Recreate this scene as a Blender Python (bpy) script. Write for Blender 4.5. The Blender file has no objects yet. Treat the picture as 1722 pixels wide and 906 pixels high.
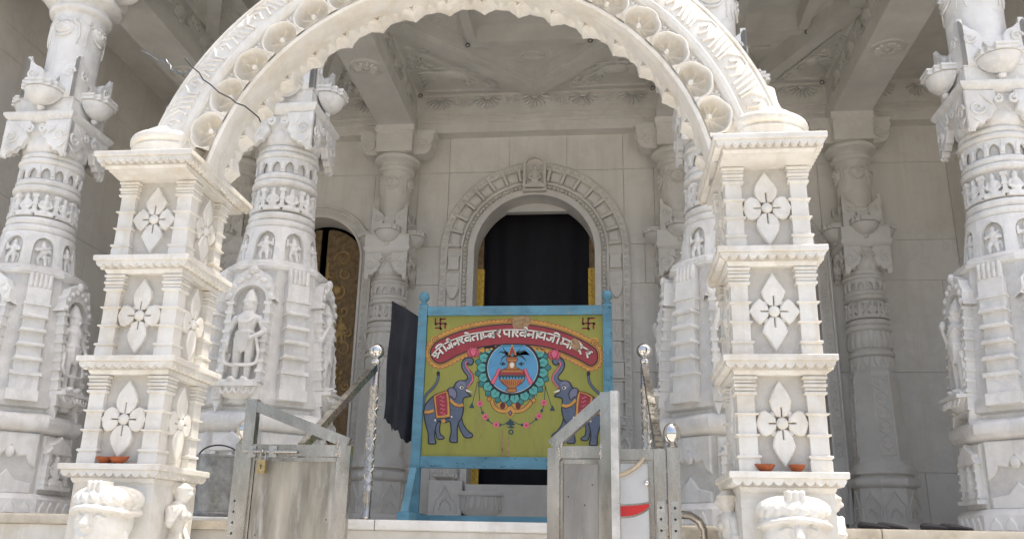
import bpy, bmesh, math, random
from mathutils import Matrix, Vector
random.seed(7)
S = bpy.context.scene
COL = S.collection
pi = math.pi
rad = math.radians

# ------------------------------------------------------------------ camera
cam_data = bpy.data.cameras.new("camera")
cam = bpy.data.objects.new("camera", cam_data)
COL.objects.link(cam)
S.camera = cam
YAW, PITCH, ROLL = -0.10992, 0.30137, 0.02080
FOCAL = 1461.6 / 1722.0            # focal length in picture widths
cam_data.sensor_width = 36.0
cam_data.lens = 36.0 * FOCAL
cam_data.clip_start = 0.05
cam_data.clip_end = 2000
_fw = Vector((math.sin(YAW) * math.cos(PITCH), math.cos(YAW) * math.cos(PITCH), math.sin(PITCH)))
_r = Vector((math.cos(YAW), -math.sin(YAW), 0))
_u = _r.cross(_fw)
_r2 = _r * math.cos(ROLL) + _u * math.sin(ROLL)
_u2 = _u * math.cos(ROLL) - _r * math.sin(ROLL)
_m = Matrix((_r2, _u2, -_fw)).transposed().to_4x4()
_m.translation = Vector((0.76509, 0.0, -0.09453))
cam.matrix_world = _m

# ------------------------------------------------------------------ sky, sun, exposure
SUN_DIR = Vector((0.25, 0.055, 0.96)).normalized()      # towards the sun: high, from the right, slightly behind the front
world = bpy.data.worlds.new("World")
S.world = world
world.use_nodes = True
nt = world.node_tree
bg = nt.nodes["Background"]
sky = nt.nodes.new("ShaderNodeTexSky")
sky.sky_type = 'NISHITA'
sky.sun_disc = False
sky.sun_elevation = math.asin(SUN_DIR.z)
sky.sun_rotation = math.atan2(SUN_DIR.x, SUN_DIR.y)
sky.air_density = 0.9
sky.dust_density = 5.0
nt.links.new(sky.outputs[0], bg.inputs[0])
bg.inputs[1].default_value = 0.14
sun_data = bpy.data.lights.new("sun", 'SUN')
sun_data.energy = 2.0
sun_data.angle = rad(0.5)
sun_data.color = (1.0, 0.97, 0.92)
sun = bpy.data.objects.new("sun", sun_data)
COL.objects.link(sun)
sun.rotation_euler = SUN_DIR.to_track_quat('Z', 'Y').to_euler()
sun.location = (6, 0, 12)
S.view_settings.view_transform = 'Standard'
S.view_settings.look = 'None'
S.view_settings.gamma = 1.0
S.view_settings.exposure = 1.27
S.view_settings.use_white_balance = True
S.view_settings.white_balance_temperature = 7050
S.view_settings.white_balance_tint = 8
S.render.engine = 'CYCLES'
S.cycles.max_bounces = 14
S.cycles.diffuse_bounces = 12
S.cycles.glossy_bounces = 4
S.cycles.use_denoising = True

# ------------------------------------------------------------------ materials
MATS = {}
def mat(name, base, rough=0.5, metal=0.0, vary=0.0, scale=6.0, stain=None, stain_amt=0.0, stain_scale=2.0,
        bump=0.0, bump_scale=40.0, stretch=None, spec=0.5, vein=None, streak=None):
    m = bpy.data.materials.new(name)
    m.use_nodes = True
    t = m.node_tree
    N, L = t.nodes, t.links
    b = N["Principled BSDF"]
    b.inputs["Roughness"].default_value = rough
    b.inputs["Metallic"].default_value = metal
    b.inputs["Specular IOR Level"].default_value = spec
    b.inputs["Base Color"].default_value = (*base, 1)
    if vary or stain or bump or vein:
        geo = N.new("ShaderNodeNewGeometry")
        mp = N.new("ShaderNodeMapping")
        if stretch: mp.inputs["Scale"].default_value = stretch
        L.new(geo.outputs["Position"], mp.inputs["Vector"])
        vec = mp.outputs["Vector"]
    col = None
    def noise(sc, det=5, rg=0.6, v=None):
        n = N.new("ShaderNodeTexNoise")
        n.inputs["Scale"].default_value = sc
        n.inputs["Detail"].default_value = det
        n.inputs["Roughness"].default_value = rg
        L.new(v or vec, n.inputs["Vector"])
        return n
    def mix(f, a, c):
        x = N.new("ShaderNodeMix")
        x.data_type = 'RGBA'
        L.new(f, x.inputs[0])
        for sock, val in ((x.inputs[6], a), (x.inputs[7], c)):
            if isinstance(val, tuple): sock.default_value = (*val, 1)
            else: L.new(val, sock)
        return x.outputs[2]
    def ramp(src, lo, hi):
        r = N.new("ShaderNodeMapRange")
        r.inputs["From Min"].default_value = lo
        r.inputs["From Max"].default_value = hi
        L.new(src, r.inputs["Value"])
        return r.outputs["Result"]
    if vary:
        n = noise(scale)
        lo = tuple(c * (1 - vary) for c in base); hi = tuple(min(0.9, c * (1 + vary * 0.6)) for c in base)
        col = mix(ramp(n.outputs["Fac"], 0.3, 0.7), lo, hi)
    if vein:
        w = noise(1.7, 8, 0.62)
        sub = N.new("ShaderNodeMath"); sub.operation = 'SUBTRACT'; sub.inputs[1].default_value = 0.5
        L.new(w.outputs["Fac"], sub.inputs[0])
        ab = N.new("ShaderNodeMath"); ab.operation = 'ABSOLUTE'
        L.new(sub.outputs[0], ab.inputs[0])
        f = ramp(ab.outputs[0], 0.035, 0.0)
        mu = N.new("ShaderNodeMath"); mu.operation = 'MULTIPLY'; mu.inputs[1].default_value = 0.45
        L.new(f, mu.inputs[0])
        col = mix(mu.outputs[0], col if col is not None else base, vein)
    if streak:
        m2 = N.new("ShaderNodeMapping"); m2.inputs["Scale"].default_value = (9, 9, .8)
        L.new(geo.outputs["Position"], m2.inputs["Vector"])
        n = noise(1.0, 6, .65, m2.outputs["Vector"])
        f = ramp(n.outputs["Fac"], .50, .74)
        mu = N.new("ShaderNodeMath"); mu.operation = 'MULTIPLY'; mu.inputs[1].default_value = .8
        L.new(f, mu.inputs[0])
        col = mix(mu.outputs[0], col if col is not None else base, streak)
    if stain:
        n = noise(stain_scale, 7, 0.7)
        f = ramp(n.outputs["Fac"], 0.5, 0.78)
        mu = N.new("ShaderNodeMath"); mu.operation = 'MULTIPLY'; mu.inputs[1].default_value = stain_amt
        L.new(f, mu.inputs[0])
        col = mix(mu.outputs[0], col if col is not None else base, stain)
    if col is not None: L.new(col, b.inputs["Base Color"])
    if metal > .4 and vary:
        n = noise(scale * 2.3, 6, .7)
        rr = N.new("ShaderNodeMapRange")
        rr.inputs["From Min"].default_value = .3; rr.inputs["From Max"].default_value = .7
        rr.inputs["To Min"].default_value = max(.04, rough * .55); rr.inputs["To Max"].default_value = min(.9, rough * 1.6)
        L.new(n.outputs["Fac"], rr.inputs["Value"]); L.new(rr.outputs["Result"], b.inputs["Roughness"])
    if bump:
        n = noise(bump_scale, 6, 0.65)
        bp = N.new("ShaderNodeBump")
        bp.inputs["Strength"].default_value = bump
        bp.inputs["Distance"].default_value = 0.01
        L.new(n.outputs["Fac"], bp.inputs["Height"])
        L.new(bp.outputs["Normal"], b.inputs["Normal"])
    MATS[name] = m
    return m

mat("white_marble", (.80, .79, .765), .42, vary=.09, scale=5, stain=(.54, .51, .46), stain_amt=.85, stain_scale=2.6, bump=.25, bump_scale=55, vein=(.56, .56, .57), streak=(.62, .60, .56))
mat("cream_marble", (.78, .76, .715), .45, vary=.09, scale=4, stain=(.56, .47, .35), stain_amt=.85, stain_scale=3.2, bump=.25, bump_scale=55, vein=(.60, .57, .52), streak=(.64, .58, .48))
mat("pale_marble", (.75, .725, .68), .5, vary=.09, scale=2.5, stain=(.60, .57, .51), stain_amt=.6, stain_scale=1.6, bump=.22, bump_scale=50, vein=(.64, .60, .55))
mat("wall_marble", (.80, .775, .73), .38, vary=.06, scale=1.3, stain=(.62, .58, .52), stain_amt=.8, stain_scale=1.2, bump=.06, bump_scale=30, vein=(.69, .66, .62), streak=(.70, .66, .59))
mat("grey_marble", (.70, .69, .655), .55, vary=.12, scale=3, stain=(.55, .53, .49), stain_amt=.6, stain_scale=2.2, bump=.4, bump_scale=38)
mat("shell_shade_marble", (.78, .74, .665), .55, vary=.10, scale=9, stain=(.66, .58, .46), stain_amt=.5, stain_scale=8, bump=.3)  # tan tone: shade and warm bounce in the shell hollows, put into the colour
mat("lime_joint", (.70, .67, .61), .8, vary=.15, scale=20)
mat("dirty_stone", (.62, .56, .46), .6, vary=.15, scale=6, stain=(.30, .22, .13), stain_amt=.7, stain_scale=5, bump=.3)
mat("rough_marble", (.60, .575, .53), .7, vary=.18, scale=12, stain=(.45, .41, .35), stain_amt=.8, stain_scale=6, bump=.5, bump_scale=45)
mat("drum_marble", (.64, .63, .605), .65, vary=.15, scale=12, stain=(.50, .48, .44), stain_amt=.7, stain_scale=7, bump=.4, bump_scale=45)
mat("paving", (.41, .40, .38), .7, vary=.18, scale=3, stain=(.33, .31, .28), stain_amt=.5, bump=.3)
mat("gold_relief", (.46, .31, .13), .38, metal=.45, vary=.35, scale=14, bump=.9, bump_scale=42)
mat("bronze_dark", (.25, .165, .085), .42, metal=.4, vary=.5, scale=16, bump=.9, bump_scale=45)
mat("bright_gold", (.82, .53, .10), .3, metal=.5, vary=.25, scale=30, bump=.8, bump_scale=60)
mat("polished_steel", (.72, .70, .67), .07, metal=1.0)
mat("steel", (.50, .48, .45), .28, metal=1.0, vary=.25, scale=9, bump=.1, bump_scale=90)
mat("worn_steel", (.47, .43, .385), .25, metal=.95, vary=.60, scale=3.2, stain=(.13, .10, .075), stain_amt=.95, stain_scale=2.6, bump=.03, bump_scale=20, stretch=(1, 1, .35))
mat("streaked_plate", (.36, .325, .265), .42, metal=.4, vary=.55, scale=6.5, stain=(.66, .64, .60), stain_amt=.95, stain_scale=9, bump=.2, bump_scale=40, stretch=(1.5, 1, .22))
mat("grey_plate", (.30, .285, .265), .40, metal=.6, vary=.30, scale=5, stain=(.42, .39, .34), stain_amt=.6, stain_scale=8, bump=.2, bump_scale=40, stretch=(1.4, 1, .3))
mat("white_plate", (.58, .58, .58), .3, metal=.3, vary=.12, scale=5, stain=(.42, .40, .36), stain_amt=.4)
mat("red_paint", (.55, .02, .02), .4)
mat("tan_bar", (.52, .43, .31), .35, metal=.4, vary=.2, scale=20)
mat("brass", (.50, .37, .18), .3, metal=.9, vary=.2, scale=40)
mat("blue_paint", (.095, .255, .35), .55, vary=.28, scale=9, stain=(.03, .10, .15), stain_amt=.8, stain_scale=14, bump=.3, bump_scale=50, stretch=(.5, 1, 1))
mat("green_panel", (.275, .28, .055), .55, vary=.22, scale=5, stain=(.15, .13, .045), stain_amt=.8, stain_scale=5, bump=.12, stretch=(2.0, 1, .5))
mat("paint_black", (.012, .014, .02), .55)
mat("paint_slate", (.085, .115, .175), .55, vary=.22, scale=16)
mat("paint_slate_light", (.15, .16, .24), .55)
mat("paint_ochre", (.40, .16, .04), .55, vary=.2, scale=25)
mat("paint_crimson", (.27, .030, .040), .55, vary=.18, scale=12)
mat("paint_gold", (.50, .26, .055), .55, vary=.2, scale=25)
mat("paint_maroon", (.10, .012, .014), .55)
mat("paint_white", (.66, .64, .58), .55, vary=.10, scale=30)
mat("paint_pink", (.62, .12, .20), .55, vary=.2, scale=25)
mat("paint_sky", (.075, .27, .46), .55, vary=.12, scale=10)
mat("paint_teal", (.03, .19, .19), .55, vary=.3, scale=25)
mat("paint_teal_light", (.07, .32, .30), .55)
mat("paint_leaf", (.02, .05, .065), .55)
mat("chipped_wood", (.33, .22, .12), .8, vary=.5, scale=40)
mat("black_cloth", (.020, .022, .031), .85, vary=.35, scale=8, bump=.35, bump_scale=25)
mat("galvanised", (.30, .31, .315), .45, metal=.6, vary=.45, scale=16, stain=(.42, .42, .42), stain_amt=.5, stain_scale=20, bump=.1)
mat("terracotta", (.36, .095, .03), .75, vary=.25, scale=30, stain=(.12, .035, .015), stain_amt=.8, stain_scale=18)
mat("dark_room", (.018, .018, .026), .8, vary=.3, scale=2)  # near-black so the room looks unlit; its shade is put into the colour
mat("dark_backing", (.011, .010, .016), .8, vary=.5, scale=2, stretch=(2, 1, .4))
mat("dark_rubber", (.02, .02, .024), .6)
mat("cable_black", (.02, .022, .03), .5)
mat("bright_steel", (.62, .60, .57), .35, metal=.5, vary=.35, scale=10, stain=(.36, .30, .24), stain_amt=.6, stain_scale=9)
mat("wire_grey", (.16, .19, .21), .4, metal=.4)
mat("iron", (.04, .036, .033), .6, metal=.4)

# ------------------------------------------------------------------ mesh helpers
class MB:
    def __init__(s):
        s.v = []; s.f = []; s.mi = []; s.M = Matrix(); s.fn = None; s.m = 0
    def add(s, vs, fs):
        n = len(s.v)
        for p in vs:
            p = s.M @ Vector(p)
            if s.fn: p = Vector(s.fn(p))
            s.v.append(p)
        for f in fs:
            s.f.append([i + n for i in f]); s.mi.append(s.m)
        return s
    def box(s, x0, x1, y0, y1, z0, z1, tx=0, ty=0):
        """tx, ty: how much the top is drawn in on each side"""
        v = [(x0, y0, z0), (x1, y0, z0), (x1, y1, z0), (x0, y1, z0),
             (x0 + tx, y0 + ty, z1), (x1 - tx, y0 + ty, z1), (x1 - tx, y1 - ty, z1), (x0 + tx, y1 - ty, z1)]
        return s.add(v, [(0, 3, 2, 1), (4, 5, 6, 7), (0, 1, 5, 4), (1, 2, 6, 5), (2, 3, 7, 6), (3, 0, 4, 7)])
    def loft(s, rings, caps=True, close=False):
        n = len(rings[0]); v = []; f = []
        for r in rings: v += list(r)
        k = len(rings)
        for i in range(k if close else k - 1):
            a = i * n; b = ((i + 1) % k) * n
            for j in range(n):
                j2 = (j + 1) % n
                f.append((a + j, a + j2, b + j2, b + j))
        if caps and not close:
            f.append(tuple(range(n - 1, -1, -1)))
            f.append(tuple((k - 1) * n + j for j in range(n)))
        return s.add(v, f)
    def prof(s, section, profile, caps=True):
        return s.loft([[(x * r, y * r, z) for x, y in section] for r, z in profile], caps)
    def rects(s, lst):
        """stack of rectangles (hx, hy, z)"""
        return s.loft([[(-a, -b, z), (a, -b, z), (a, b, z), (-a, b, z)] for a, b, z in lst])
    def prism(s, poly, y0, y1, bev=0.0):
        """polygon in x,z; front at y0 (towards -Y), back at y1; bev draws the front in"""
        n = len(poly)
        cx = sum(p[0] for p in poly) / n; cz = sum(p[1] for p in poly) / n
        rings = []
        rings.append([(x, y1, z) for x, z in poly])
        if bev:
            rings.append([(x, y0 + bev, z) for x, z in poly])
            q = inset(poly, bev)
            rings.append([(x, y0, z) for x, z in q])
        else:
            rings.append([(x, y0, z) for x, z in poly])
        return s.loft(rings)
    def ell(s, c, r, seg=10, rings=6):
        v = [(c[0], c[1], c[2] - r[2])]; f = []
        for i in range(1, rings):
            t = -pi / 2 + pi * i / rings
            for j in range(seg):
                a = 2 * pi * j / seg
                v.append((c[0] + r[0] * math.cos(t) * math.cos(a), c[1] + r[1] * math.cos(t) * math.sin(a), c[2] + r[2] * math.sin(t)))
        v.append((c[0], c[1], c[2] + r[2]))
        for j in range(seg):
            f.append((0, 1 + (j + 1) % seg, 1 + j))
            f.append((len(v) - 1, len(v) - 1 - seg + j, len(v) - 1 - seg + (j + 1) % seg))
        for i in range(rings - 2):
            for j in range(seg):
                a = 1 + i * seg; b = a + seg
                f.append((a + j, a + (j + 1) % seg, b + (j + 1) % seg, b + j))
        return s.add(v, f)
    def tube(s, pts, r, seg=8, closed=False, flat=1.0):
        pts = [Vector(p) for p in pts]; n = len(pts)
        rs = r if isinstance(r, (list, tuple)) else [r] * n
        rings = []; up = None
        for i, p in enumerate(pts):
            if closed: d = pts[(i + 1) % n] - pts[i - 1]
            else: d = pts[min(i + 1, n - 1)] - pts[max(i - 1, 0)]
            if d.length < 1e-9: d = Vector((0, 0, 1))
            d.normalize()
            if up is None:
                up = Vector((0, 1, 0)) if abs(d.y) < .9 else Vector((1, 0, 0))
            up = (up - d * up.dot(d))
            if up.length < 1e-6: up = d.orthogonal()
            up.normalize(); sd = d.cross(up)
            rings.append([tuple(p + sd * (rs[i] * math.cos(2 * pi * j / seg)) + up * (rs[i] * flat * math.sin(2 * pi * j / seg))) for j in range(seg)])
        return s.loft(rings, caps=not closed, close=closed)
    def cap(s, a, b, ra, rb, seg=8):
        a = Vector(a); b = Vector(b); d = (b - a)
        if d.length < 1e-6: d = Vector((0, 0, .001))
        d.normalize()
        return s.tube([a - d * ra * .95, a - d * ra * .55, a, b, b + d * rb * .55, b + d * rb * .95], [ra * .3, ra * .83, ra, rb, rb * .83, rb * .3], seg)
    def plate_arch(s, w, h, hw, spring, y0, y1, seg=8, point=1.0):
        """plate of width w, height h with an arched hole open at the bottom"""
        tc = math.atan2(h - spring, w / 2)
        ts = sorted(set([round(pi * i / seg, 5) for i in range(seg + 1)] + [round(tc, 5), round(pi - tc, 5)]))
        hole = [(hw, 0.0)]; out = [(w / 2, 0.0)]
        for t in ts:
            c, sn = math.cos(t), math.sin(t)
            k = 1.0 + (point - 1.0) * (sn ** 2)
            hole.append((hw * c, spring + hw * sn * k))
            if t <= tc: out.append((w / 2, spring + w / 2 * math.tan(t)))
            elif t >= pi - tc: out.append((-w / 2, spring + w / 2 * math.tan(pi - t)))
            else: out.append(((h - spring) / math.tan(t), h))
        hole.append((-hw, 0.0)); out.append((-w / 2, 0.0))
        n = len(hole); v = []; f = []
        for y in (y0, y1):
            v += [(x, y, z) for x, z in hole] + [(x, y, z) for x, z in out]
        A, B, C, D = 0, n, 2 * n, 3 * n
        for i in range(n - 1):
            f.append((A + i, B + i, B + i + 1, A + i + 1))
            f.append((A + i, A + i + 1, C + i + 1, C + i))
            f.append((B + i, D + i, D + i + 1, B + i + 1))
        for i in (0, n - 1):
            f.append((A + i, C + i, D + i, B + i))
        return s.add(v, f)
    def mesh(s, name, mats, angle=38, smooth=True):
        me = bpy.data.meshes.new(name)
        me.from_pydata([tuple(p) for p in s.v], [], s.f)
        bm = bmesh.new(); bm.from_mesh(me)
        bmesh.ops.recalc_face_normals(bm, faces=bm.faces)
        bm.to_mesh(me); bm.free()
        for m in (mats if isinstance(mats, (list, tuple)) else [mats]):
            me.materials.append(MATS[m])
        if len(set(s.mi)) > 1 or (s.mi and s.mi[0]):
            me.polygons.foreach_set("material_index", s.mi)
        if smooth:
            me.shade_smooth()
            me.set_sharp_from_angle(angle=rad(angle))
        me.validate(); me.update()
        return me

def inset(poly, d):
    n = len(poly)
    area = sum(poly[i][0] * poly[(i + 1) % n][1] - poly[(i + 1) % n][0] * poly[i][1] for i in range(n))
    sg = 1 if area > 0 else -1
    out = []
    for i in range(n):
        p0 = Vector(poly[i - 1]); p1 = Vector(poly[i]); p2 = Vector(poly[(i + 1) % n])
        a = (p1 - p0); b = (p2 - p1)
        if a.length < 1e-9 or b.length < 1e-9: out.append(tuple(p1)); continue
        a.normalize(); b.normalize()
        na = Vector((-a.y, a.x)) * sg; nb = Vector((-b.y, b.x)) * sg
        m = na + nb
        if m.length < .3: out.append(tuple(p1)); continue
        m.normalize()
        k = d / max(.45, m.dot(na))
        out.append((p1.x + m.x * k, p1.y + m.y * k))
    return out

def ob(name, me, parent=None, loc=(0, 0, 0), rot=(0, 0, 0), sc=None):
    o = bpy.data.objects.new(name, me)
    COL.objects.link(o)
    o.location = loc; o.rotation_euler = rot
    if sc is not None: o.scale = sc if isinstance(sc, (tuple, list)) else (sc, sc, sc)
    if parent: o.parent = parent
    return o
def part(name, mb, m, parent, loc=(0, 0, 0), rot=(0, 0, 0), angle=38):
    return ob(name, mb.mesh(name, m, angle), parent, loc, rot)
def thing(name, label, cat, loc=(0, 0, 0), rotz=0, group=None):
    o = bpy.data.objects.new(name, None); COL.objects.link(o)
    o.empty_display_size = .1
    o.location = loc; o.rotation_euler = (0, 0, rotz)
    o["label"] = label; o["category"] = cat; o["kind"] = "thing"
    if group: o["group"] = group
    return o
def tag(o, label, cat, group=None):
    o["label"] = label; o["category"] = cat; o["kind"] = "thing"
    if group: o["group"] = group
    return o
def structure(o):
    o["kind"] = "structure"; return o
def stuff(o):
    o["kind"] = "stuff"; return o
def kids(o): return list(o.children)
def copy_thing(src, loc, label, rotz=None, group=None):
    def cp(o, par):
        c = o.copy(); COL.objects.link(c)
        if par: c.parent = par
        for k in kids(o): cp(k, c)
        return c
    r = cp(src, None)
    r.location = loc
    if rotz is not None: r.rotation_euler = (0, 0, rotz)
    r["label"] = label
    return r
def circ(n, ph=0): return [(math.cos(2 * pi * j / n + ph), math.sin(2 * pi * j / n + ph)) for j in range(n)]
SQ = [(-1, -1), (1, -1), (1, 1), (-1, 1)]
_k = 1 / math.cos(pi / 8)
OCT = [(math.cos(pi / 8 + j * pi / 4) * _k, math.sin(pi / 8 + j * pi / 4) * _k) for j in range(8)]
C32 = circ(32); C24 = circ(24); C48 = circ(48)
def torus_prof(r0, z0, z1, bulge, n=7):
    return [(r0 + bulge * math.sin(pi * i / (n - 1)), z0 + (z1 - z0) * (1 - math.cos(pi * i / (n - 1))) / 2) for i in range(n)]
def arcp(c, r, a0, a1, n):
    return [(c[0] + r * math.cos(rad(a0 + (a1 - a0) * i / n)), c[1] + r * math.sin(rad(a0 + (a1 - a0) * i / n))) for i in range(n + 1)]
def spiral(c, r0, r1, a0, turns, n=16):
    return [(c[0] + (r0 + (r1 - r0) * i / n) * math.cos(a0 + 2 * pi * turns * i / n), c[1] + (r0 + (r1 - r0) * i / n) * math.sin(a0 + 2 * pi * turns * i / n)) for i in range(n + 1)]
def sculpt(name, mb, m, voxel, smooth=6, angle=60):
    me0 = mb.mesh(name + "_raw", m, smooth=False)
    o = bpy.data.objects.new(name + "_raw", me0); COL.objects.link(o)
    a = o.modifiers.new("r", 'REMESH'); a.mode = 'VOXEL'; a.voxel_size = voxel
    if smooth:
        b = o.modifiers.new("s", 'SMOOTH'); b.factor = .5; b.iterations = smooth
    dg = bpy.context.evaluated_depsgraph_get()
    me = bpy.data.meshes.new_from_object(o.evaluated_get(dg), depsgraph=dg)
    me.name = name
    bpy.data.objects.remove(o); bpy.data.meshes.remove(me0)
    me.shade_smooth()
    if not me.materials: me.materials.append(MATS[m])
    return me
# ================================================================== SETTING
GZ = -1.55                        # ground level; temple floor is z = 0
A, B = 1.566, 3.438               # column axes
YC, YB = 5.75, 9.165              # front column line, back wall face
WX = 4.50                         # inner faces of the side walls

g = MB(); g.add([(-300, -300, GZ), (300, -300, GZ), (300, 300, GZ), (-300, 300, GZ)], [(0, 1, 2, 3)])
structure(ob("ground", g.mesh("ground", "paving")))

# floor platform with its coping stones
EY = 4.93                         # front edge of the platform
g = MB(); g.box(-5.6, 5.6, EY + .05, 13.2, GZ, -.06)
plat = structure(ob("platform", g.mesh("platform", "cream_marble")))
g = MB(); g.box(-5.6, 5.6, EY + .40, 13.2, -.06, -.002)
ob("floor_bed", g.mesh("floor_bed", "wall_marble"), plat)
x = -5.6; k = 0
while x < 5.59:
    w = min(1.18 + .12 * ((k * 7) % 3), 5.6 - x)
    g = MB()
    pr = [(EY + .41, -.058), (EY + .025, -.058), (EY + .005, -.05), (EY, -.03), (EY + .005, -.008), (EY + .02, 0), (EY + .41, 0)]
    g.loft([[(x + .003, a, b) for a, b in pr], [(x + w - .003, a, b) for a, b in pr]])
    ob("coping_stone", g.mesh("coping_stone", "dirty_stone" if abs(x + w / 2) > 1.3 else "white_marble"), plat)
    x += w; k += 1
# steps down to the ground between the cheek walls
st = structure(ob("steps", None))
n = 9; rise = -GZ / n
for i in range(1, n):
    g = MB(); y1 = EY + .045 - (i - 1) * .29
    g.box(-1.14, 1.14, y1 - .29 - .02, y1 - .002, GZ, -i * rise)
    ob("step_slab", g.mesh("step_slab", "white_marble"), st)
for x0, x1 in ((-1.60, -1.16), (1.16, 1.43)):
    g = MB(); g.box(x0, x1, 4.52, EY - .005, GZ, -.075)
    c = ob("cheek_wall", g.mesh("cheek_wall", "cream_marble"), st)
for x0, x1 in ((-1.62, -1.142), (1.142, 1.45)):
    g = MB(); g.box(x0, x1, 4.50, EY - .004, -.073, -.028, .006, .006)
    ob("cheek_coping", g.mesh("cheek_coping", "dirty_stone"), st)

# ---------------------------------------------------------------- walls
def slab_wall(root, u0, u1, zs, joints, place, cuts, m, th=.018, jw=.0016):
    """facing slabs: rows between zs, each row split at joints[row]; cuts = [(xc, zc, R)] arched openings to leave out"""
    for r in range(len(zs) - 1):
        z0, z1 = zs[r], zs[r + 1]
        xs = sorted(set([u0, u1] + [j for j in joints[r % len(joints)] if u0 < j < u1] + [c[0] + s * c[2] for c in cuts for s in (-1, 1) if z0 < c[1] + c[2] and u0 < c[0] + s * c[2] < u1] + [c[0] + s * math.sqrt(c[2] ** 2 - (z1 - c[1]) ** 2) for c in cuts for s in (-1, 1) if c[1] < z1 < c[1] + c[2]]))
        for a, b in zip(xs, xs[1:]):
            if b - a < .02: continue
            low = None
            mid = (a + b) / 2
            for xc, zc, R in cuts:
                if abs(mid - xc) < R: low = (xc, zc, R)
            if low:
                xc, zc, R = low
                h = lambda x: zc + math.sqrt(max(0, R * R - (x - xc) ** 2))
                if h(mid) >= z1 - .004: continue
                pts = []
                for i in range(13):
                    x = a + jw + (b - a - 2 * jw) * i / 12
                    pts.append((x, min(z1 - jw - .002, max(z0 + jw, h(x)))))
                poly = pts + [(b - jw, z1 - jw), (a + jw, z1 - jw)]
            else:
                poly = [(a + jw, z0 + jw), (b - jw, z0 + jw), (b - jw, z1 - jw), (a + jw, z1 - jw)]
            g = MB(); g.fn = place
            g.prism(poly, -th - random.uniform(0, .0025), .004, .0025)
            ob("marble_slab", g.mesh("marble_slab", m), root)

DOOR = (0.0, 2.97, .67)
SIDE = (2.50, 2.90, .52)
def wall_cut(mb, x0, x1, y0, y1, z0, z1, openings):
    """solid wall with arched openings, as vertical strips"""
    xs = sorted(set([x0, x1] + [o[0] + o[2] * math.cos(pi * i / 32) for o in openings for i in range(33)]))
    for a, b in zip(xs, xs[1:]):
        mid = (a + b) / 2; lo0 = lo1 = z0
        for xc, zc, R in openings:
            if abs(mid - xc) < R:
                lo0 = zc + math.sqrt(max(0, R * R - (a - xc) ** 2)); lo1 = zc + math.sqrt(max(0, R * R - (b - xc) ** 2))
        mb.loft([[(a, y0, lo0), (a, y1, lo0), (a, y1, z1), (a, y0, z1)], [(b, y0, lo1), (b, y1, lo1), (b, y1, z1), (b, y0, z1)]])
bw = thing("back_wall", "pale marble back wall of the porch with three arched doorways", "wall", (0, YB, 0))
g = MB(); wall_cut(g, -4.8, 4.8, .022, .32, 0, 5.2, [(DOOR[0], DOOR[1], DOOR[2] + .03), (-SIDE[0], SIDE[1], SIDE[2] + .03), (SIDE[0], SIDE[1], SIDE[2] + .03)])
part("wall_core", g, "lime_joint", bw)
slab_wall(bw, -4.5, 4.5, [.12, .62, 1.62, 2.60, 3.05, 3.95, 4.40],
          [[-3.9, 3.9], [-1.25, 1.3], [-3.3, 4.3], [-1.35, 1.22], [-1.36, 1.34], [-2.4, -.30, .36, 2.3]],
          lambda p: (p.x, p.y + .018, p.z), [(0, 2.97, 1.0), (-2.5, 2.9, .63), (2.5, 2.9, .63)], "wall_marble")
# dado and architrave
for x0, x1 in ((-4.5, -3.12), (-1.88, -1.06), (1.06, 1.88), (3.12, 4.5)):
    g = MB(); pr = [(.02, 0), (-.07, 0), (-.07, .05), (-.05, .07), (-.05, .10), (-.03, .13), (.02, .13)]
    g.loft([[(x0, a, b) for a, b in pr], [(x1, a, b) for a, b in pr]]); part("skirting_stone", g, "pale_marble", bw)
g = MB(); pr = [(.02, 4.385), (-.16, 4.385), (-.16, 4.50), (-.175, 4.505), (-.175, 4.545), (-.15, 4.56), (-.15, 4.60), (.02, 4.60)]
g.loft([[(-4.5, a, b) for a, b in pr], [(4.5, a, b) for a, b in pr]]); part("architrave", g, "pale_marble", bw)

wl = thing("side_wall", "plain shaded marble wall closing the porch behind the left pair of columns", "wall", (-WX, 7, 0), group="side walls of the porch")
wr = thing("side_wall", "plain grey marble wall closing the porch at the right end", "wall", (WX, 7, 0), group="side walls of the porch")
for w, sg in ((wl, -1), (wr, 1)):
    g = MB(); g.box(min(.02 * sg, .35 * sg), max(.02 * sg, .35 * sg), -1.6, 2.16, 0, 5.2); part("wall_core", g, "lime_joint", w)
    slab_wall(w, -1.6, 2.16, [0.004, .55, 1.62, 2.72, 3.95, 4.22, 5.0], [[.3], [-.6], [.9], [-.2], [.8], [.2]],
              (lambda sg: (lambda p: (sg * (.018 + p.y), p.x, p.z)))(sg), [], "wall_marble")

# dark sanctum behind the doorways
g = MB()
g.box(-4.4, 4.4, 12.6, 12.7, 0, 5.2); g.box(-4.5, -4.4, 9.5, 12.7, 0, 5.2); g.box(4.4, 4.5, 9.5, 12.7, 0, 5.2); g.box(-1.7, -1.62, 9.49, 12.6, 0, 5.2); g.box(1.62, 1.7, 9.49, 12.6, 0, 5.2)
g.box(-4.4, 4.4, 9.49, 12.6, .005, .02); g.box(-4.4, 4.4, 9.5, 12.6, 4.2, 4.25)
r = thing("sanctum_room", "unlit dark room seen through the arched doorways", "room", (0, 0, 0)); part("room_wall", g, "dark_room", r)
g = MB()
pts0 = [(-1.5 + 3.0 * i / 60, 9.75 + .012 * math.sin(i * 1.3) + .01 * math.sin(i * .47)) for i in range(61)]
g.loft([[(x, y, .1) for x, y in pts0] + [(x, y + .01, .1) for x, y in reversed(pts0)], [(x, y, 4.1) for x, y in pts0] + [(x, y + .01, 4.1) for x, y in reversed(pts0)]])
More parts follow.
